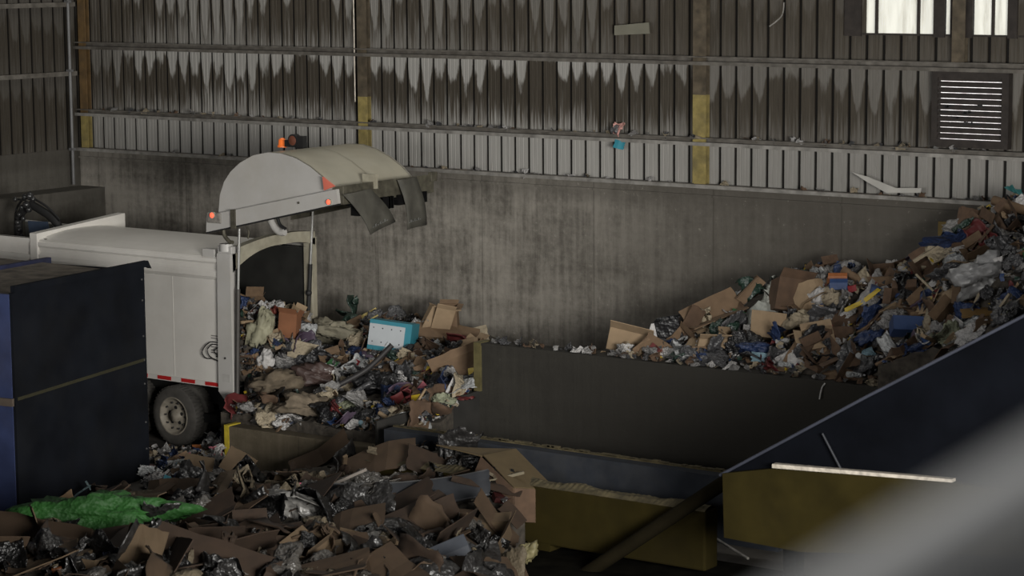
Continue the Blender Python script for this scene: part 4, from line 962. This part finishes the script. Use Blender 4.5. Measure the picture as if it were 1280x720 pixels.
special('plastic_bag', bag(r_(61), .55, .4, .22), PAL['dark blue'], 'right', (940, 447), (-.2, 0, VY), .07, 'dark blue bag lying at the divider wall edge', 'bag', 'blue bag')
special('paper_piece', sheet(.34, .2, .006, 4, 1, .5, r_(62), .1), PAL['pale blue'], 'right', (953, 459), (.5, .1, VY), .08, 'small pale blue paper on the divider wall edge', 'paper', 'pale blue paper')
b = carton(r_(63), .55, .35, .2, .012, 0, .2)
special('blue_crate', b, PAL['blue'], 'right', (1137, 424), (-.5, .05, VY), .12, 'blue crate half sunk at the right heap front', 'crate', 'blue crate')
special('blue_bag', bag(r_(64), .5, .3, .25), PAL['dark blue'], 'right', (1088, 436), (-.3, -.4, VY), .1, 'crumpled dark blue bag left of the blue crate', 'bag')
special('yellow_strap', sheet(.62, .10, .012, 6, 2, .3, r_(65), .1), PAL['yellow'], 'right', (1078, 402), (.5, -.45, VY), .26, 'bright yellow strip slanting across the right heap', 'strip', 'yellow strip')
special('red_packet', sheet(.34, .12, .02, 5, 2, .5, r_(66), .1), PAL['red'], 'right', (1026, 423), (.5, -.2, VY), .12, 'flat red packet right of the beige bag', 'packet', 'red packet')
special('orange_box', pbox(r_(67)), PAL['orange'], 'right', (1046, 367), (-.3, 0, VY), .14, 'flat orange box with a blue one beneath it', 'box', 'orange box', .3)
special('blue_box', pbox(r_(68)), PAL['blue'], 'right', (1047, 374), (-.3, 0, VY), .12, 'flat blue box directly beneath the orange box', 'box', None, .28)
special('red_wrapper', sheet(.14, .16, .01, 4, 2, .8, r_(69), .1), PAL['red'], 'right', (1065, 378), (.8, 0, VY), .14, 'small bright red wrapper right of the orange box', 'wrapper')
special('silver_bag', bag(r_(70), .9, .6, .55), mat('silver_film', (.22, .22, .22), .35, var=.35, scale=7, spec=.7), 'right', (1226, 364), (-.6, -.3, VY), .15, 'big shiny silver grey bag high on the right heap', 'bag', 'silver bag')
special('green_bottle', bottle(r_(71)), PAL['dark green'], 'right', (1204, 303), (0, -.6, VY), .2, 'dark green bottle near the top of the right heap slope', 'bottle', 'green bottle', .38)
special('sign_board', (lambda bb: (bb.box((-.17, -.01, -.16), (.17, .01, .16)), bb)[1])(MB()), mat('sign_yellow_brown', (.22, .15, .04), .6, var=.2), 'right', None, (0, 0, 0), 0, 'small dull yellow board on the concrete wall beside the right heap', 'sign', 'yellow board', 1, P=aty(1185, 290, -.04))
special('yellow_wrapper', sheet(.2, .2, .01, 5, 3, .9, r_(73), .1), PAL['yellow'], 'right', (1169, 343), (.8, 0, VY), .14, 'crumpled yellow wrapper halfway up the right slope', 'wrapper', 'slope wrapper')
special('long_lath', stick(r_(2)), PAL['beige'], 'right', (1180, 325), (.1, -.55, VY), .2, 'long pale lath lying up the right heap slope', 'wood', 'pale lath', 1.1)
special('red_bag', bag(r_(74), .18, .14, .3), PAL['dark red'], 'right', (1232, 322), (0, .2, VY), .18, 'dark red bag left above the silver bag', 'bag')
special('teal_scrap', sheet(.28, .2, .01, 5, 3, .9, r_(75), .1), mat('dull_teal', (.03, .13, .13), .6), 'right', (1268, 254), (.6, 0, VY), .12, 'dull teal scrap at the very top right of the heap', 'scrap', 'teal scrap')
special('brown_tray', sheet(.65, .25, .02, 5, 1, .4, r_(76), .05), mat('ochre_card', (.20, .12, .04), .7, var=.2), 'right', (1230, 404), (.4, -.1, VY), .1, 'ochre cardboard tray lying on the conveyor edge', 'cardboard', 'ochre tray')
for k, (x, y) in enumerate(((984, 468), (1070, 475), (1057, 452), (1078, 454))):
    special('clear_bottle', bottle(r_(80+k)), PAL['clear'], 'right', (x, y), (0, (.1, .1, -.3, .4)[k], VY+.3*k), .08,
            ('clear plastic bottle lying on the divider wall, leftmost', 'clear plastic bottle hanging over the divider wall, rightmost', 'clear plastic bottle just above the wall edge, left of its twin', 'clear plastic bottle just above the wall edge, right of its twin')[k], 'bottle', ('clear bottle' if k == 0 else None), .30, P=(aty(x, y, DIVY+.12) if k in (1, 3) else None), group='clear bottles along the divider wall')
P = aty(1027, 489, DIVY-.06); b = MB(); b.tube(curve([(.05, 0, .12), (0, 0, .04), (-.03, 0, -.12)]), .012, 6)
special('hanging_strip', b, PAL['white'], 'right', None, (0, 0, VY), 0, 'thin white strip hanging down the divider wall face', 'strip', None, 1, P=P)
# front heap
special('refuse_sack', bag(r_(90), 2.1, .8, .62), PAL['lime'], 'front', (130, 660), (.15, .02, VY), .22, 'long bright green plastic sack across the left of the front heap', 'bag', 'green sack')
special('yellow_tub', (lambda bb: (bb.box((-.35, -.2, -.16), (.2, .2, .16)), bb.box((-.37, -.22, .12), (.22, .22, .17)), bb)[2])(MB()), mat('yellow_tub', (.42, .20, .02), .5, var=.1), 'front', (6, 682), (0, 0, VY), .05, 'orange yellow tub cut by the left picture edge', 'tub', 'yellow tub')
special('cardboard_piece', sheet(.42, .22, .012, 5, 1, .4, r_(92), .05), mat('peach_card', (.48, .32, .19), .8, var=.1), 'front', (78, 638), (.8, -.5, VY), .14, 'bright peach cardboard piece above the green sack', 'cardboard', 'peach cardboard')
special('wire_tie', (lambda bb: (bb.tube(curve([(-.25, 0, -.1), (-.05, 0, .05), (.1, 0, .12), (.05, 0, -.08)]), .018, 6), bb.tube(curve([(.0, 0, .2), (.1, .0, .0), (.06, 0, -.1)]), .02, 6), bb)[2])(MB()), PAL['pale blue'], 'front', (108, 632), (0, 0, VY), .2, 'pale blue twisted strap right of the peach cardboard', 'strap', 'blue strap')
special('dark_red_sheet', sheet(.4, .4, .01, 6, 3, .8, r_(93), .1), PAL['dark red'], 'front', (50, 652), (.6, .4, VY), .12, 'dark red crumpled sheet left of the green sack', 'paper', 'red sheet')
special('grey_cardboard', sheet(.62, .5, .012, 5, 1, .3, r_(94), .05), PAL['dark brown'], 'front', (36, 668), (.8, -.3, VY), .12, 'brown grey cardboard panel left below the green sack', 'cardboard', 'grey panel')
for k, (x, y, w_, h_, c, rx, ry, l, sh_) in enumerate((
    (190, 634, .85, .5, 'beige', -.25, .05, 'wide pale flat cardboard above the right end of the green sack', 'pale flat cardboard'),
    (215, 652, .45, .42, 'grey', -.5, -.5, 'grey board right of the green sack end', 'grey board'),
    (140, 630, .6, .35, 'brown', -.4, .1, 'brown cardboard panel against the navy container foot', 'foot panel'),
    (150, 690, .9, .6, 'dark brown', -.5, -.2, 'large dark cardboard below the green sack', 'dark cardboard'),
    (250, 660, 1.1, .6, 'dark brown', -.5, -.5, 'long dark cardboard slanting in the front heap middle', 'slanting cardboard'),
    (290, 655, 1.2, .32, 'brown', -.5, -.6, 'long narrow brown cardboard right of the slanting one', 'narrow cardboard'),
    (300, 625, .9, .5, 'dark brown', -.4, -.3, 'dark brown folded cardboard below the curb end', 'folded cardboard'),
    (245, 604, .5, .7, 'tan', -1.0, .2, 'upright tan cardboard standing left of the curb end', 'upright cardboard'),
    (228, 608, .3, .5, 'brown', -1.1, -.3, 'ochre cardboard leaning on the upright tan piece', 'ochre piece'),
    (298, 590, .5, .42, 'tan', -.9, .5, 'tan bent cardboard under the yellow curb end', 'curb cardboard'),
    (205, 618, .5, .3, 'brown', -.5, -.1, 'brown flattened cardboard by the container corner', 'corner cardboard'),
    (400, 578, 1.1, .4, 'brown', -.5, -.35, 'long brown cardboard against the concrete curb', 'curb strip'),
    (470, 588, 1.3, .6, 'brown', -.6, -.15, 'broad brown cardboard below the litter crest', 'broad cardboard'),
    (540, 590, .8, .5, 'dark brown', -.6, .1, 'dark brown panel inside the litter crest', 'crest panel'),
    (490, 640, 1.3, .5, 'dark brown', -.3, -.1, 'dark flat cardboard beneath the curved black sheet', 'lower flat cardboard'),
    (440, 665, 1.0, .55, 'brown', -.4, -.2, 'brown cardboard right of the crumpled clear film', 'film side cardboard'),
    (350, 700, 1.0, .5, 'dark brown', -.4, .1, 'dark brown cardboard near the bottom edge centre left', 'bottom cardboard'),
    (620, 662, .95, .34, 'brown', -.6, .85, 'stiff brown cardboard strip leaning in the dark hollow', 'hollow strip'),
    (641, 655, .4, .25, 'dark brown', -.6, .9, 'small dark strip behind the stiff leaning one', None),
    (467, 708, .75, .14, 'tan', -.4, -.65, 'pale tan strip at the bottom edge', 'tan strip'))):
    special('cardboard_sheet', sheet(w_, h_, .012, 6, 1, .5, r_(100+k), .04), PAL[c], 'front', (x, y), (-rx, ry, VY+(k % 3-1)*.15), .14, l, 'cardboard', sh_)
special('clear_film', sheet(.8, .75, .006, 14, 12, 1.2, r_(130), .15, .03, True), mat('bundle_film', (.19, .185, .175), .35, var=.4, scale=9, spec=.7), 'front', (365, 648), (.6, 0, VY), .14, 'crumpled clear film bundle in the middle of the front heap', 'plastic film', 'clear bundle')
special('pink_packet', sheet(.3, .2, .01, 5, 2, .6, r_(131), .08), mat('magenta_print', (.36, .03, .09), .5), 'front', (367, 627), (.7, .1, VY), .2, 'magenta packet above the clear bundle', 'packet', 'magenta packet')
special('curved_liner', sheet(2.5, .42, .02, 12, 1, .1, r_(132), .02, 0, True, None, .09), mat('liner_dark', (.030, .032, .036), .4, var=.2), 'front', (505, 634), (.9, -.06, VY), .22, 'long curved black liner lying across the front heap', 'liner', 'black liner')
special('pale_batten', (lambda bb: (bb.box((-.55, -.03, -.02), (.55, .03, .02)), bb)[1])(MB()), mat('batten_grey', (.17, .15, .13), .8), 'front', (416, 622), (0, -.42, VY), .2, 'pale batten propped at the left end of the black liner', 'wood')
special('long_batten', (lambda bb: (bb.box((-1.15, -.03, -.02), (1.15, .03, .02)), bb)[1])(MB()), mat('batten_olive', (.14, .12, .08), .8), 'front', (560, 634), (0, -.24, VY), .24, 'long thin batten along the right end of the black liner', 'wood', 'long batten')
special('clear_bag', bag(r_(133), .42, .4, .45), mat('milky_film', (.20, .19, .15), .3, var=.4, scale=9, spec=.7), 'front', (566, 548), (0, 0, VY), .16, 'milky transparent bag on the pit rail behind the open box', 'bag', 'milky bag')
special('black_crate', carton(r_(134), .6, .4, .3, .012, 1, .1), mat('crate_slate', (.04, .045, .055), .5), 'front', (568, 712), (-.2, -.4, VY), .1, 'slate coloured crate at the bottom edge', 'crate', 'slate crate')
special('white_rim', sheet(.35, .12, .01, 6, 1, .4, r_(135), .05, 0, True, None, .5), PAL['beige'], 'front', (578, 700), (.6, 1.0, VY), .25, 'curved pale rim on the slate crate', 'rim')
special('paper_bag', bag(r_(136), .28, .24, .42), mat('milky_olive', (.16, .14, .07), .6, var=.3, scale=9), 'front', (658, 702), (0, .3, VY), .1, 'small pale crumpled bag in the dark at the heap right edge', 'bag', 'small pale bag')
special('cream_tray', sheet(.42, .15, .01, 6, 2, .4, r_(137), .05), PAL['beige'], 'front', (476, 583), (.4, .5, VY), .2, 'thin cream tray edge on the broad cardboard', 'tray', 'cream tray')
# open cardboard box with big flap (right end of front heap)
E1 = [aty(x, y, Y) for x, y, Y in ((604, 570, -6.9), (645, 562, -6.2), (694, 612, -6.6), (642, 610, -7.3))]
ob = empty('opened_carton', tuple(E1[3]-Vector((0, 0, .45))), 'large opened brown carton with its flap raised, at the right end of the front heap', 'box')
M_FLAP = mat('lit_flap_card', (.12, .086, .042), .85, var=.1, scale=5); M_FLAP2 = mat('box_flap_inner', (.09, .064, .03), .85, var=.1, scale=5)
b = MB(); b.quad(*E1, .015); b.build('large_flap', M_FLAP2, ob)
b = MB(); F1 = [aty(x, y, Y) for x, y, Y in ((545, 557, -6.7), (592, 561, -6.35), (645, 562, -6.2), (602, 571, -6.9))]; b.quad(*F1, .015); b.build('top_flap', M_FLAP, ob)
b = MB(); b.quad(E1[3], E1[2], aty(690, 622, -6.6), aty(640, 616, -7.3), .015); b.build('edge_flap', M_FLAP, ob)
b = MB(); b.quad(F1[3], E1[3], E1[3]-Vector((0, 0, .3)), aty(585, 612, -7.2), .015); b.quad(E1[3], E1[2], E1[2]-Vector((0, 0, .5)), E1[3]-Vector((0, 0, .5)), .015); b.build('carton_side', PAL['dark brown'], ob)
LM['front'].append(('opened carton', (640, 595)))

# ---- the many anonymous pieces -----------------------------------
def scatter(heap, kind, n, s0, s1, tilt=.5, lift=.05, region=None):
    H = HEAPS[heap]; x0, x1, y0, y1 = H['box']; tries = 0; c = 0
    while c < n and tries < n*80:
        tries += 1
        x, y = rng.uniform(x0, x1), rng.uniform(y0, y1); z = H['h'](x, y)
        if not H['ok'](x, y, z+.05): continue
        sx, sy = scr((x, y, z+.05))
        if not inpoly(sx, sy, H['S']) or (region and not region(sx, sy)): continue
        if heap == 'front' and (z < .15 or not inpoly(sx, sy-s0*30-10, H['S'])): continue
        if any(hp == heap and (q[0]-sx)**2+(q[1]-sy)**2 < (rr+(s0*20 if heap == 'front' else 0))**2 and (Vector((x, y, z))-CAM).length < (P_3-CAM).length+.45 for hp, q, rr, P_3 in SPEC): continue
        s = rng.uniform(s0, s1)*(1 if rng.random() < .8 else 1.25)
        if not inpoly(sx, sy-s*22, H['S']) and rng.random() < .85: continue
        if heap == 'truck' and 7.6 < x < 8.2 and s > .35: s = .3
        nn = normal(H['h'], x, y)
        nn = (nn*1.0+Vector((rng.gauss(0, tilt), rng.gauss(0, tilt)-.12, abs(rng.gauss(0, .2))))).normalized()
        Q = nn.to_track_quat('Z', 'Y').to_matrix().to_4x4() @ Matrix.Rotation(rng.uniform(0, 2*pi), 4, 'Z')
        z += lift*rng.uniform(.2, 1.4)+.04*s
        M = Matrix.Translation((x, y, z)) @ Q @ Matrix.Scale(s, 4)
        v = rng.randrange(len(SH[kind])); col = rng.choice(KC[kind])
        o = newitem(kind, v, col, M, heap); c += 1
        ITEMS.append((o, heap, kind, col, s, sx, sy))
T1 = {'cardboard_scrap': (85, .22, .62), 'paper_scrap': (75, .12, .34), 'plastic_film': (74, .25, .7), 'plastic_bag': (95, .2, .55), 'fabric_rag': (62, .3, .75), 'crushed_carton': (32, .18, .42),
      'plastic_bottle': (28, .2, .32), 'drink_can': (12, .11, .15), 'paper_cup': (12, .1, .15), 'cardboard_tube': (10, .3, .55), 'food_tray': (20, .18, .3), 'foam_block': (18, .14, .28), 'wood_strip': (18, .4, .9), 'packaging_box': (36, .12, .28)}
for k, (n, a, c) in T1.items(): scatter('truck', k, n, a, c, .55)
T2 = {'cardboard_scrap': (100, .28, .75), 'paper_scrap': (80, .14, .36), 'plastic_film': (84, .3, .85), 'plastic_bag': (95, .22, .6), 'fabric_rag': (62, .3, .75), 'crushed_carton': (50, .22, .5),
      'plastic_bottle': (45, .22, .34), 'drink_can': (14, .11, .15), 'paper_cup': (12, .1, .16), 'cardboard_tube': (12, .3, .6), 'food_tray': (24, .2, .34), 'foam_block': (16, .14, .3), 'wood_strip': (30, .4, 1.0), 'packaging_box': (50, .12, .3)}
for k, (n, a, c) in T2.items(): scatter('right', k, n, a, c, .55, .07)
_r = lambda x, y: x > 1060 and y > 425
scatter('right', 'plastic_film', 12, .25, .5, .5, .1, _r); scatter('right', 'cardboard_scrap', 12, .25, .5, .5, .08, _r); scatter('right', 'fabric_rag', 8, .3, .6, .4, .06, _r); scatter('right', 'plastic_bag', 8, .2, .4, .4, .06, _r)
T3 = {'cardboard_scrap': (85, .5, 1.35), 'paper_scrap': (45, .2, .5), 'plastic_film': (58, .35, .9), 'plastic_bag': (45, .3, .8), 'fabric_rag': (58, .5, 1.2), 'crushed_carton': (18, .35, .7),
      'plastic_bottle': (14, .2, .32), 'drink_can': (8, .11, .15), 'food_tray': (10, .18, .32), 'foam_block': (8, .12, .26), 'wood_strip': (26, .5, 1.4), 'packaging_box': (12, .14, .3)}
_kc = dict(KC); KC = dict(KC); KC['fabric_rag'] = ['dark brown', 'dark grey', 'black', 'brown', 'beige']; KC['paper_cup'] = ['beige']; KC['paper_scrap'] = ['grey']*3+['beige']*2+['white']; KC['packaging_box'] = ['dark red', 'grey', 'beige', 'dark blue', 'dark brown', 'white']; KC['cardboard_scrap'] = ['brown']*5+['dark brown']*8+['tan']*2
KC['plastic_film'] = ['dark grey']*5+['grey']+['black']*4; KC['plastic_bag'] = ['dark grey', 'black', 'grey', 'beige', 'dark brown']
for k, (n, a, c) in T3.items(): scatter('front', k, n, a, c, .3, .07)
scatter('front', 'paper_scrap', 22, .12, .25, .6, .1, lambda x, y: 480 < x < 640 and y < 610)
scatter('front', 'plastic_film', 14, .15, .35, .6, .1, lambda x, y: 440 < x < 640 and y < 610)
KC = _kc
# flat litter on the floor behind the container, and a white drift by the curb end
HEAPS['floor'] = dict(h=lambda x, y: .03+.10*max(0, 1-((x-8.0)**2+(y+5.4)**2)*1.6), S=[(184, 556), (240, 562), (292, 530), (286, 575), (270, 600), (184, 614)], ok=lambda x, y, z: not (x > 8.05 and -5.25 < y < -4.8), box=(5.5, 9, -7.5, -3.4), name='the floor litter')
LM['floor'] = [('truck wheel', (216, 540)), ('yellow curb end', (287, 552)), ('container corner', (183, 600))]
scatter('floor', 'paper_scrap', 45, .14, .34, .25, .04); scatter('floor', 'plastic_film', 25, .2, .5, .25, .05); scatter('floor', 'cardboard_scrap', 12, .2, .5, .15, .04); scatter('floor', 'packaging_box', 8, .12, .22, .3, .05)
KC = dict(KC); KC['plastic_film'] = ['white', 'white', 'clear', 'grey']; KC['paper_scrap'] = ['white', 'white', 'white', 'pink']
scatter('floor', 'plastic_film', 22, .15, .38, .7, .16, lambda x, y: x > 250); scatter('floor', 'paper_scrap', 26, .12, .25, .7, .12, lambda x, y: x > 250)
KC = _kc
DIRS = ['right of', 'lower right of', 'below', 'lower left of', 'left of', 'upper left of', 'above', 'upper right of']
NUM = ['', 'one', 'two', 'three', 'four', 'five', 'six', 'seven', 'eight', 'nine']; ORD = ['', 'leftmost', 'second from left', 'third from left', 'fourth from left', 'fifth from left', 'sixth from left', 'seventh from left', 'eighth from left', 'ninth from left']
PL = {'cardboard_scrap': 'torn cardboard pieces', 'paper_scrap': 'paper scraps', 'plastic_film': 'crumpled plastic films', 'plastic_bag': 'bunched plastic bags', 'fabric_rag': 'rags', 'crushed_carton': 'crushed cartons', 'plastic_bottle': 'bottles', 'drink_can': 'cans', 'paper_cup': 'cups',
      'cardboard_tube': 'tubes', 'food_tray': 'trays', 'foam_block': 'foam blocks', 'wood_strip': 'wood strips', 'packaging_box': 'small packaging boxes'}
by = {}
for it in ITEMS:
    o, heap, kind, col, s, sx, sy = it
    nm, (lx, ly) = min(LM[heap], key=lambda L: (L[1][0]-sx)**2+(L[1][1]-sy)**2)
    a = math.atan2(sy-ly, sx-lx); d = DIRS[int(round(a/(pi/4))) % 8]
    ad, noun = WORD[kind]
    lab = '%s %s %s %s the %s' % (ad, col, noun, d, nm)
    by.setdefault(lab, []).append(it)
for lab, L in by.items():
    L.sort(key=lambda t: t[5])
    for k, t in enumerate(L):
        l = lab
        if 1 < len(L) <= 9: l = lab+', '+(('left' if k == 0 else 'right')+' one of two' if len(L) == 2 else ORD[k+1]+' of '+NUM[len(L)] if k < len(L)-1 else 'rightmost of '+NUM[len(L)])
        if len(l.split()) > 16: l = l.replace('upper ', '').replace('lower ', '').replace(WORD[t[2]][0]+' ', '', 1)
        tag(t[0], l, CATS[t[2]], '%s in %s' % (PL[t[2]], HEAPS[t[1]]['name']))
for _n in ('silver_film', 'sack_olive', 'pale_sack', 'sack_brown', 'sack_brown2', 'maroon_film', 'milky_film', 'milky_olive', 'draped_pale', 'bundle_film'):
    _g = G(MATS[_n]); _b = _g.N['Principled BSDF']; _tc = _g.N.new('ShaderNodeTexCoord'); _v = _g.N.new('ShaderNodeTexVoronoi'); _v.inputs['Scale'].default_value = 8
    _g.L.new(_tc.outputs['Object'], _v.inputs['Vector']); _bp = _g.N.new('ShaderNodeBump'); _bp.inputs['Distance'].default_value = .03
    _g.L.new(_v.outputs['Distance'], _bp.inputs['Height']); _g.L.new(_bp.outputs[0], _b.inputs['Normal'])
# fine litter, beyond counting
def litter(heap, n, s0, s1, label, cols):
    H = HEAPS[heap]; x0, x1, y0, y1 = H['box']; b = MB(); c = 0; tr = 0
    while c < n and tr < n*40:
        tr += 1; x, y = rng.uniform(x0, x1), rng.uniform(y0, y1); z = H['h'](x, y)
        if not H['ok'](x, y, z+.05): continue
        ss = scr((x, y, z+.05))
        if not inpoly(*ss, H['S']): continue
        if any(hp == heap and (q[0]-ss[0])**2+(q[1]-ss[1])**2 < rr*rr for hp, q, rr, P_3 in SPEC): continue
        s = rng.uniform(s0, s1); Q = Matrix.Rotation(rng.uniform(0, 6.3), 3, 'Z') @ Matrix.Rotation(rng.gauss(0, .8), 3, 'X') @ Matrix.Rotation(rng.gauss(0, .8), 3, 'Y')
        c0 = Vector((x, y, z+rng.uniform(0, .10)))
        pts = [Vector((-s, -s*rng.uniform(.3, .8), 0)), Vector((0, -s*rng.uniform(.3, .8), s*rng.uniform(-.6, .6))), Vector((s, -s*rng.uniform(.2, .8), 0)), Vector((s, s*rng.uniform(.2, .8), 0)), Vector((0, s*rng.uniform(.3, .8), s*rng.uniform(-.6, .6))), Vector((-s, s*.5, 0))]
        pts = [Q @ p+c0 for p in pts]; lo = [p-Vector((0, 0, .006)) for p in pts]
        b.add(pts+lo, [(0, 1, 4, 5), (1, 2, 3, 4), (11, 10, 7, 6), (10, 9, 8, 7), (0, 6, 7, 1), (1, 7, 8, 2), (2, 8, 9, 3), (3, 9, 10, 4), (4, 10, 11, 5), (5, 11, 6, 0)], rng.randrange(len(cols))); c += 1
    o = b.build('fine_litter', [(PAL_SHADE if heap == 'front' else PAL)[k] for k in cols]); tag(o, label, 'litter', None, 'stuff')
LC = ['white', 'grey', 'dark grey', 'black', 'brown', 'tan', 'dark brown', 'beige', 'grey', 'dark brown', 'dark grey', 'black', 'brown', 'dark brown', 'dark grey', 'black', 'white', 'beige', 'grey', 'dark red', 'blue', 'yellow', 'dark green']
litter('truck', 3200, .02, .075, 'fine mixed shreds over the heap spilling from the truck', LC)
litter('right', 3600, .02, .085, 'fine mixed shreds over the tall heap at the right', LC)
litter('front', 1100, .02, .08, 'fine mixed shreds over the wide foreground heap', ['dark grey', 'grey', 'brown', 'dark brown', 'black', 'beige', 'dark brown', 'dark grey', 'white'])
litter('floor', 350, .015, .06, 'fine shreds on the floor behind the navy container', ['white', 'grey', 'dark brown', 'beige', 'dark grey', 'white'])
# litter on ledges : countable small pieces
def ledge(n, x0, x1, Y, z, label, grp, s0=.04, s1=.12, name='ledge_scrap'):
    xs = sorted(rng.uniform(x0, x1) for _ in range(n))
    for k, x in enumerate(xs):
        kind = rng.choice(('paper_scrap', 'plastic_film', 'cardboard_scrap', 'plastic_film')); s = rng.uniform(s0, s1)
        M = Matrix.Translation((x, Y+rng.uniform(-.02, .02), z+s*.12)) @ Matrix.Rotation(rng.uniform(0, 6), 4, 'Z') @ Matrix.Rotation(rng.gauss(0, .4), 4, 'X') @ Matrix.Scale(s, 4)
        o = newitem(kind, rng.randrange(8), rng.choice(('grey', 'dark brown', 'beige', 'white', 'dark grey')), M, None); o.name = name
        tag(o, label, 'litter', grp)
ledge(90, .3, 20, -.05, 5.53, 'tiny windblown scrap caught on the lower wall girt', 'scraps on the lower wall girt', .06, .17)
ledge(60, 1, 20, -.03, 4.72, 'tiny scrap lying on the ledge atop the concrete push wall', 'scraps on the push wall ledge', .06, .2)
ledge(75, 12.6, 20.4, DIVY+.12, 2.31, 'small scrap lying on top of the dark divider wall', 'scraps on the divider wall top', .08, .3)
p = aty(772, 160, -.09)
special('caught_wrapper', sheet(.24, .22, .012, 6, 4, 1.0, r_(200), .12, .02), mat('pale_pink_print', (.45, .24, .21), .6, var=.5, scale=14), 'right', None, (1.3, .3, 0), 0, 'pink wrapper caught on the lower wall girt right of centre', 'wrapper', None, 1, P=p)
special('caught_wrapper', bag(r_(201), .2, .12, .18), PAL['dark grey'], 'right', None, (0, 0, 0), 0, 'grey crumpled wrapper beside the pink one on the girt', 'wrapper', None, 1, P=p+Vector((-.04, .0, -.04)))
special('caught_wrapper', sheet(.2, .14, .012, 5, 2, .8, r_(202), .1), PAL['teal'], 'right', None, (1.3, .2, 0), 0, 'bright blue wrapper hanging just under the wall girt', 'wrapper', None, 1, P=aty(774, 181, -.14))
b = MB(); P_ = [aty(x, y, -.10) for x, y in ((1065, 215), (1085, 221), (1120, 235), (1152, 235), (1151, 241), (1108, 241), (1085, 228))]
b.prism([(q.x, q.z) for q in P_], -.11, -.095)
tag(b.build('plastic_streamer', mat('pale_streamer', (.40, .39, .36), .5, var=.1)), 'torn pale plastic streamer stuck low on the siding at the right', 'plastic')  # reflection in window glass, modelled as a pale solid shape
b = MB(); P_ = [aty(x, y, -.12) for x, y in ((980, 3), (978, 18), (970, 27), (962, 33))]; b.tube(curve(P_), .012, 6)
tag(b.build('hanging_wire', M_STEEL_L), 'short curved pale wire high on the wall right of centre', 'wire')  # curved glass reflection modelled as a thin tube
b = MB(); P_ = [aty(x, y, -.03) for x, y in ((768, 32), (811, 28), (812, 42), (768, 44))]; b.prism([(q.x, q.z) for q in P_], -.035, -.02)
tag(b.build('wall_patch', mat('patch_grey', (.16, .155, .12), .7)), 'small flat grey patch plate high on the siding', 'plate')  # pale glass reflection modelled as a flat plate
# blurred handrail close to the lens
hr = empty('handrail', (34, -34.6, 7.0), 'thick pale grey handrail very close and out of focus at the bottom right', 'handrail')
def near(x, y, D): return atd(x, y, D)
b = MB(); b.tube([near(880, 860, 1.15), near(1085, 735, 1.15), near(1290, 612, 1.15), near(1700, 366, 1.15)], .021, 24); b.build('rail', M_PIPE, hr)
b = MB(); b.tube([near(1090, 860, 1.2), near(1290, 722, 1.2), near(1700, 440, 1.2)], .012, 20); b.build('lower_rail', M_PIPE, hr)

# ================================================================== LIGHT
w = bpy.data.worlds.new('world'); sc.world = w; w.use_nodes = True
bg = w.node_tree.nodes['Background']; bg.inputs[0].default_value = (.80, .86, 1.0, 1); bg.inputs[1].default_value = .026
def area(name, loc, target, sx, sy, power, col=(1, 1, 1)):
    l = bpy.data.lights.new(name, 'AREA'); l.shape = 'RECTANGLE'; l.size = sx; l.size_y = sy; l.energy = power; l.color = col
    o = bpy.data.objects.new(name, l); COL.objects.link(o); o.location = loc
    o.rotation_euler = (Vector(target)-Vector(loc)).to_track_quat('-Z', 'Y').to_euler(); return o
area('open_door_daylight', (17, -34, 6.6), (9, -2, 3.4), 14, 4.2, 2000, (1, .98, .95))
area('side_door_daylight', (36.5, -22, 6.2), (6, -4, 2.5), 9, 4.5, 2250, (1, .97, .92)).data.spread = radians(95)
area('gallery_ceiling_lamp', (33.2, -37.5, 11.2), (34.3, -33.5, 8.3), 1.2, .6, 120, (1, .97, .93))  # unseen lamp added to brighten the near handrail
area('roof_skylight', (9, -1.5, 15), (9, -2, 0), 12, 3, 420, (1, .97, .9))
sc.view_settings.view_transform = 'Standard'; sc.view_settings.look = 'None'; sc.view_settings.exposure = 0; sc.view_settings.gamma = 1
sc.view_settings.use_curve_mapping = False
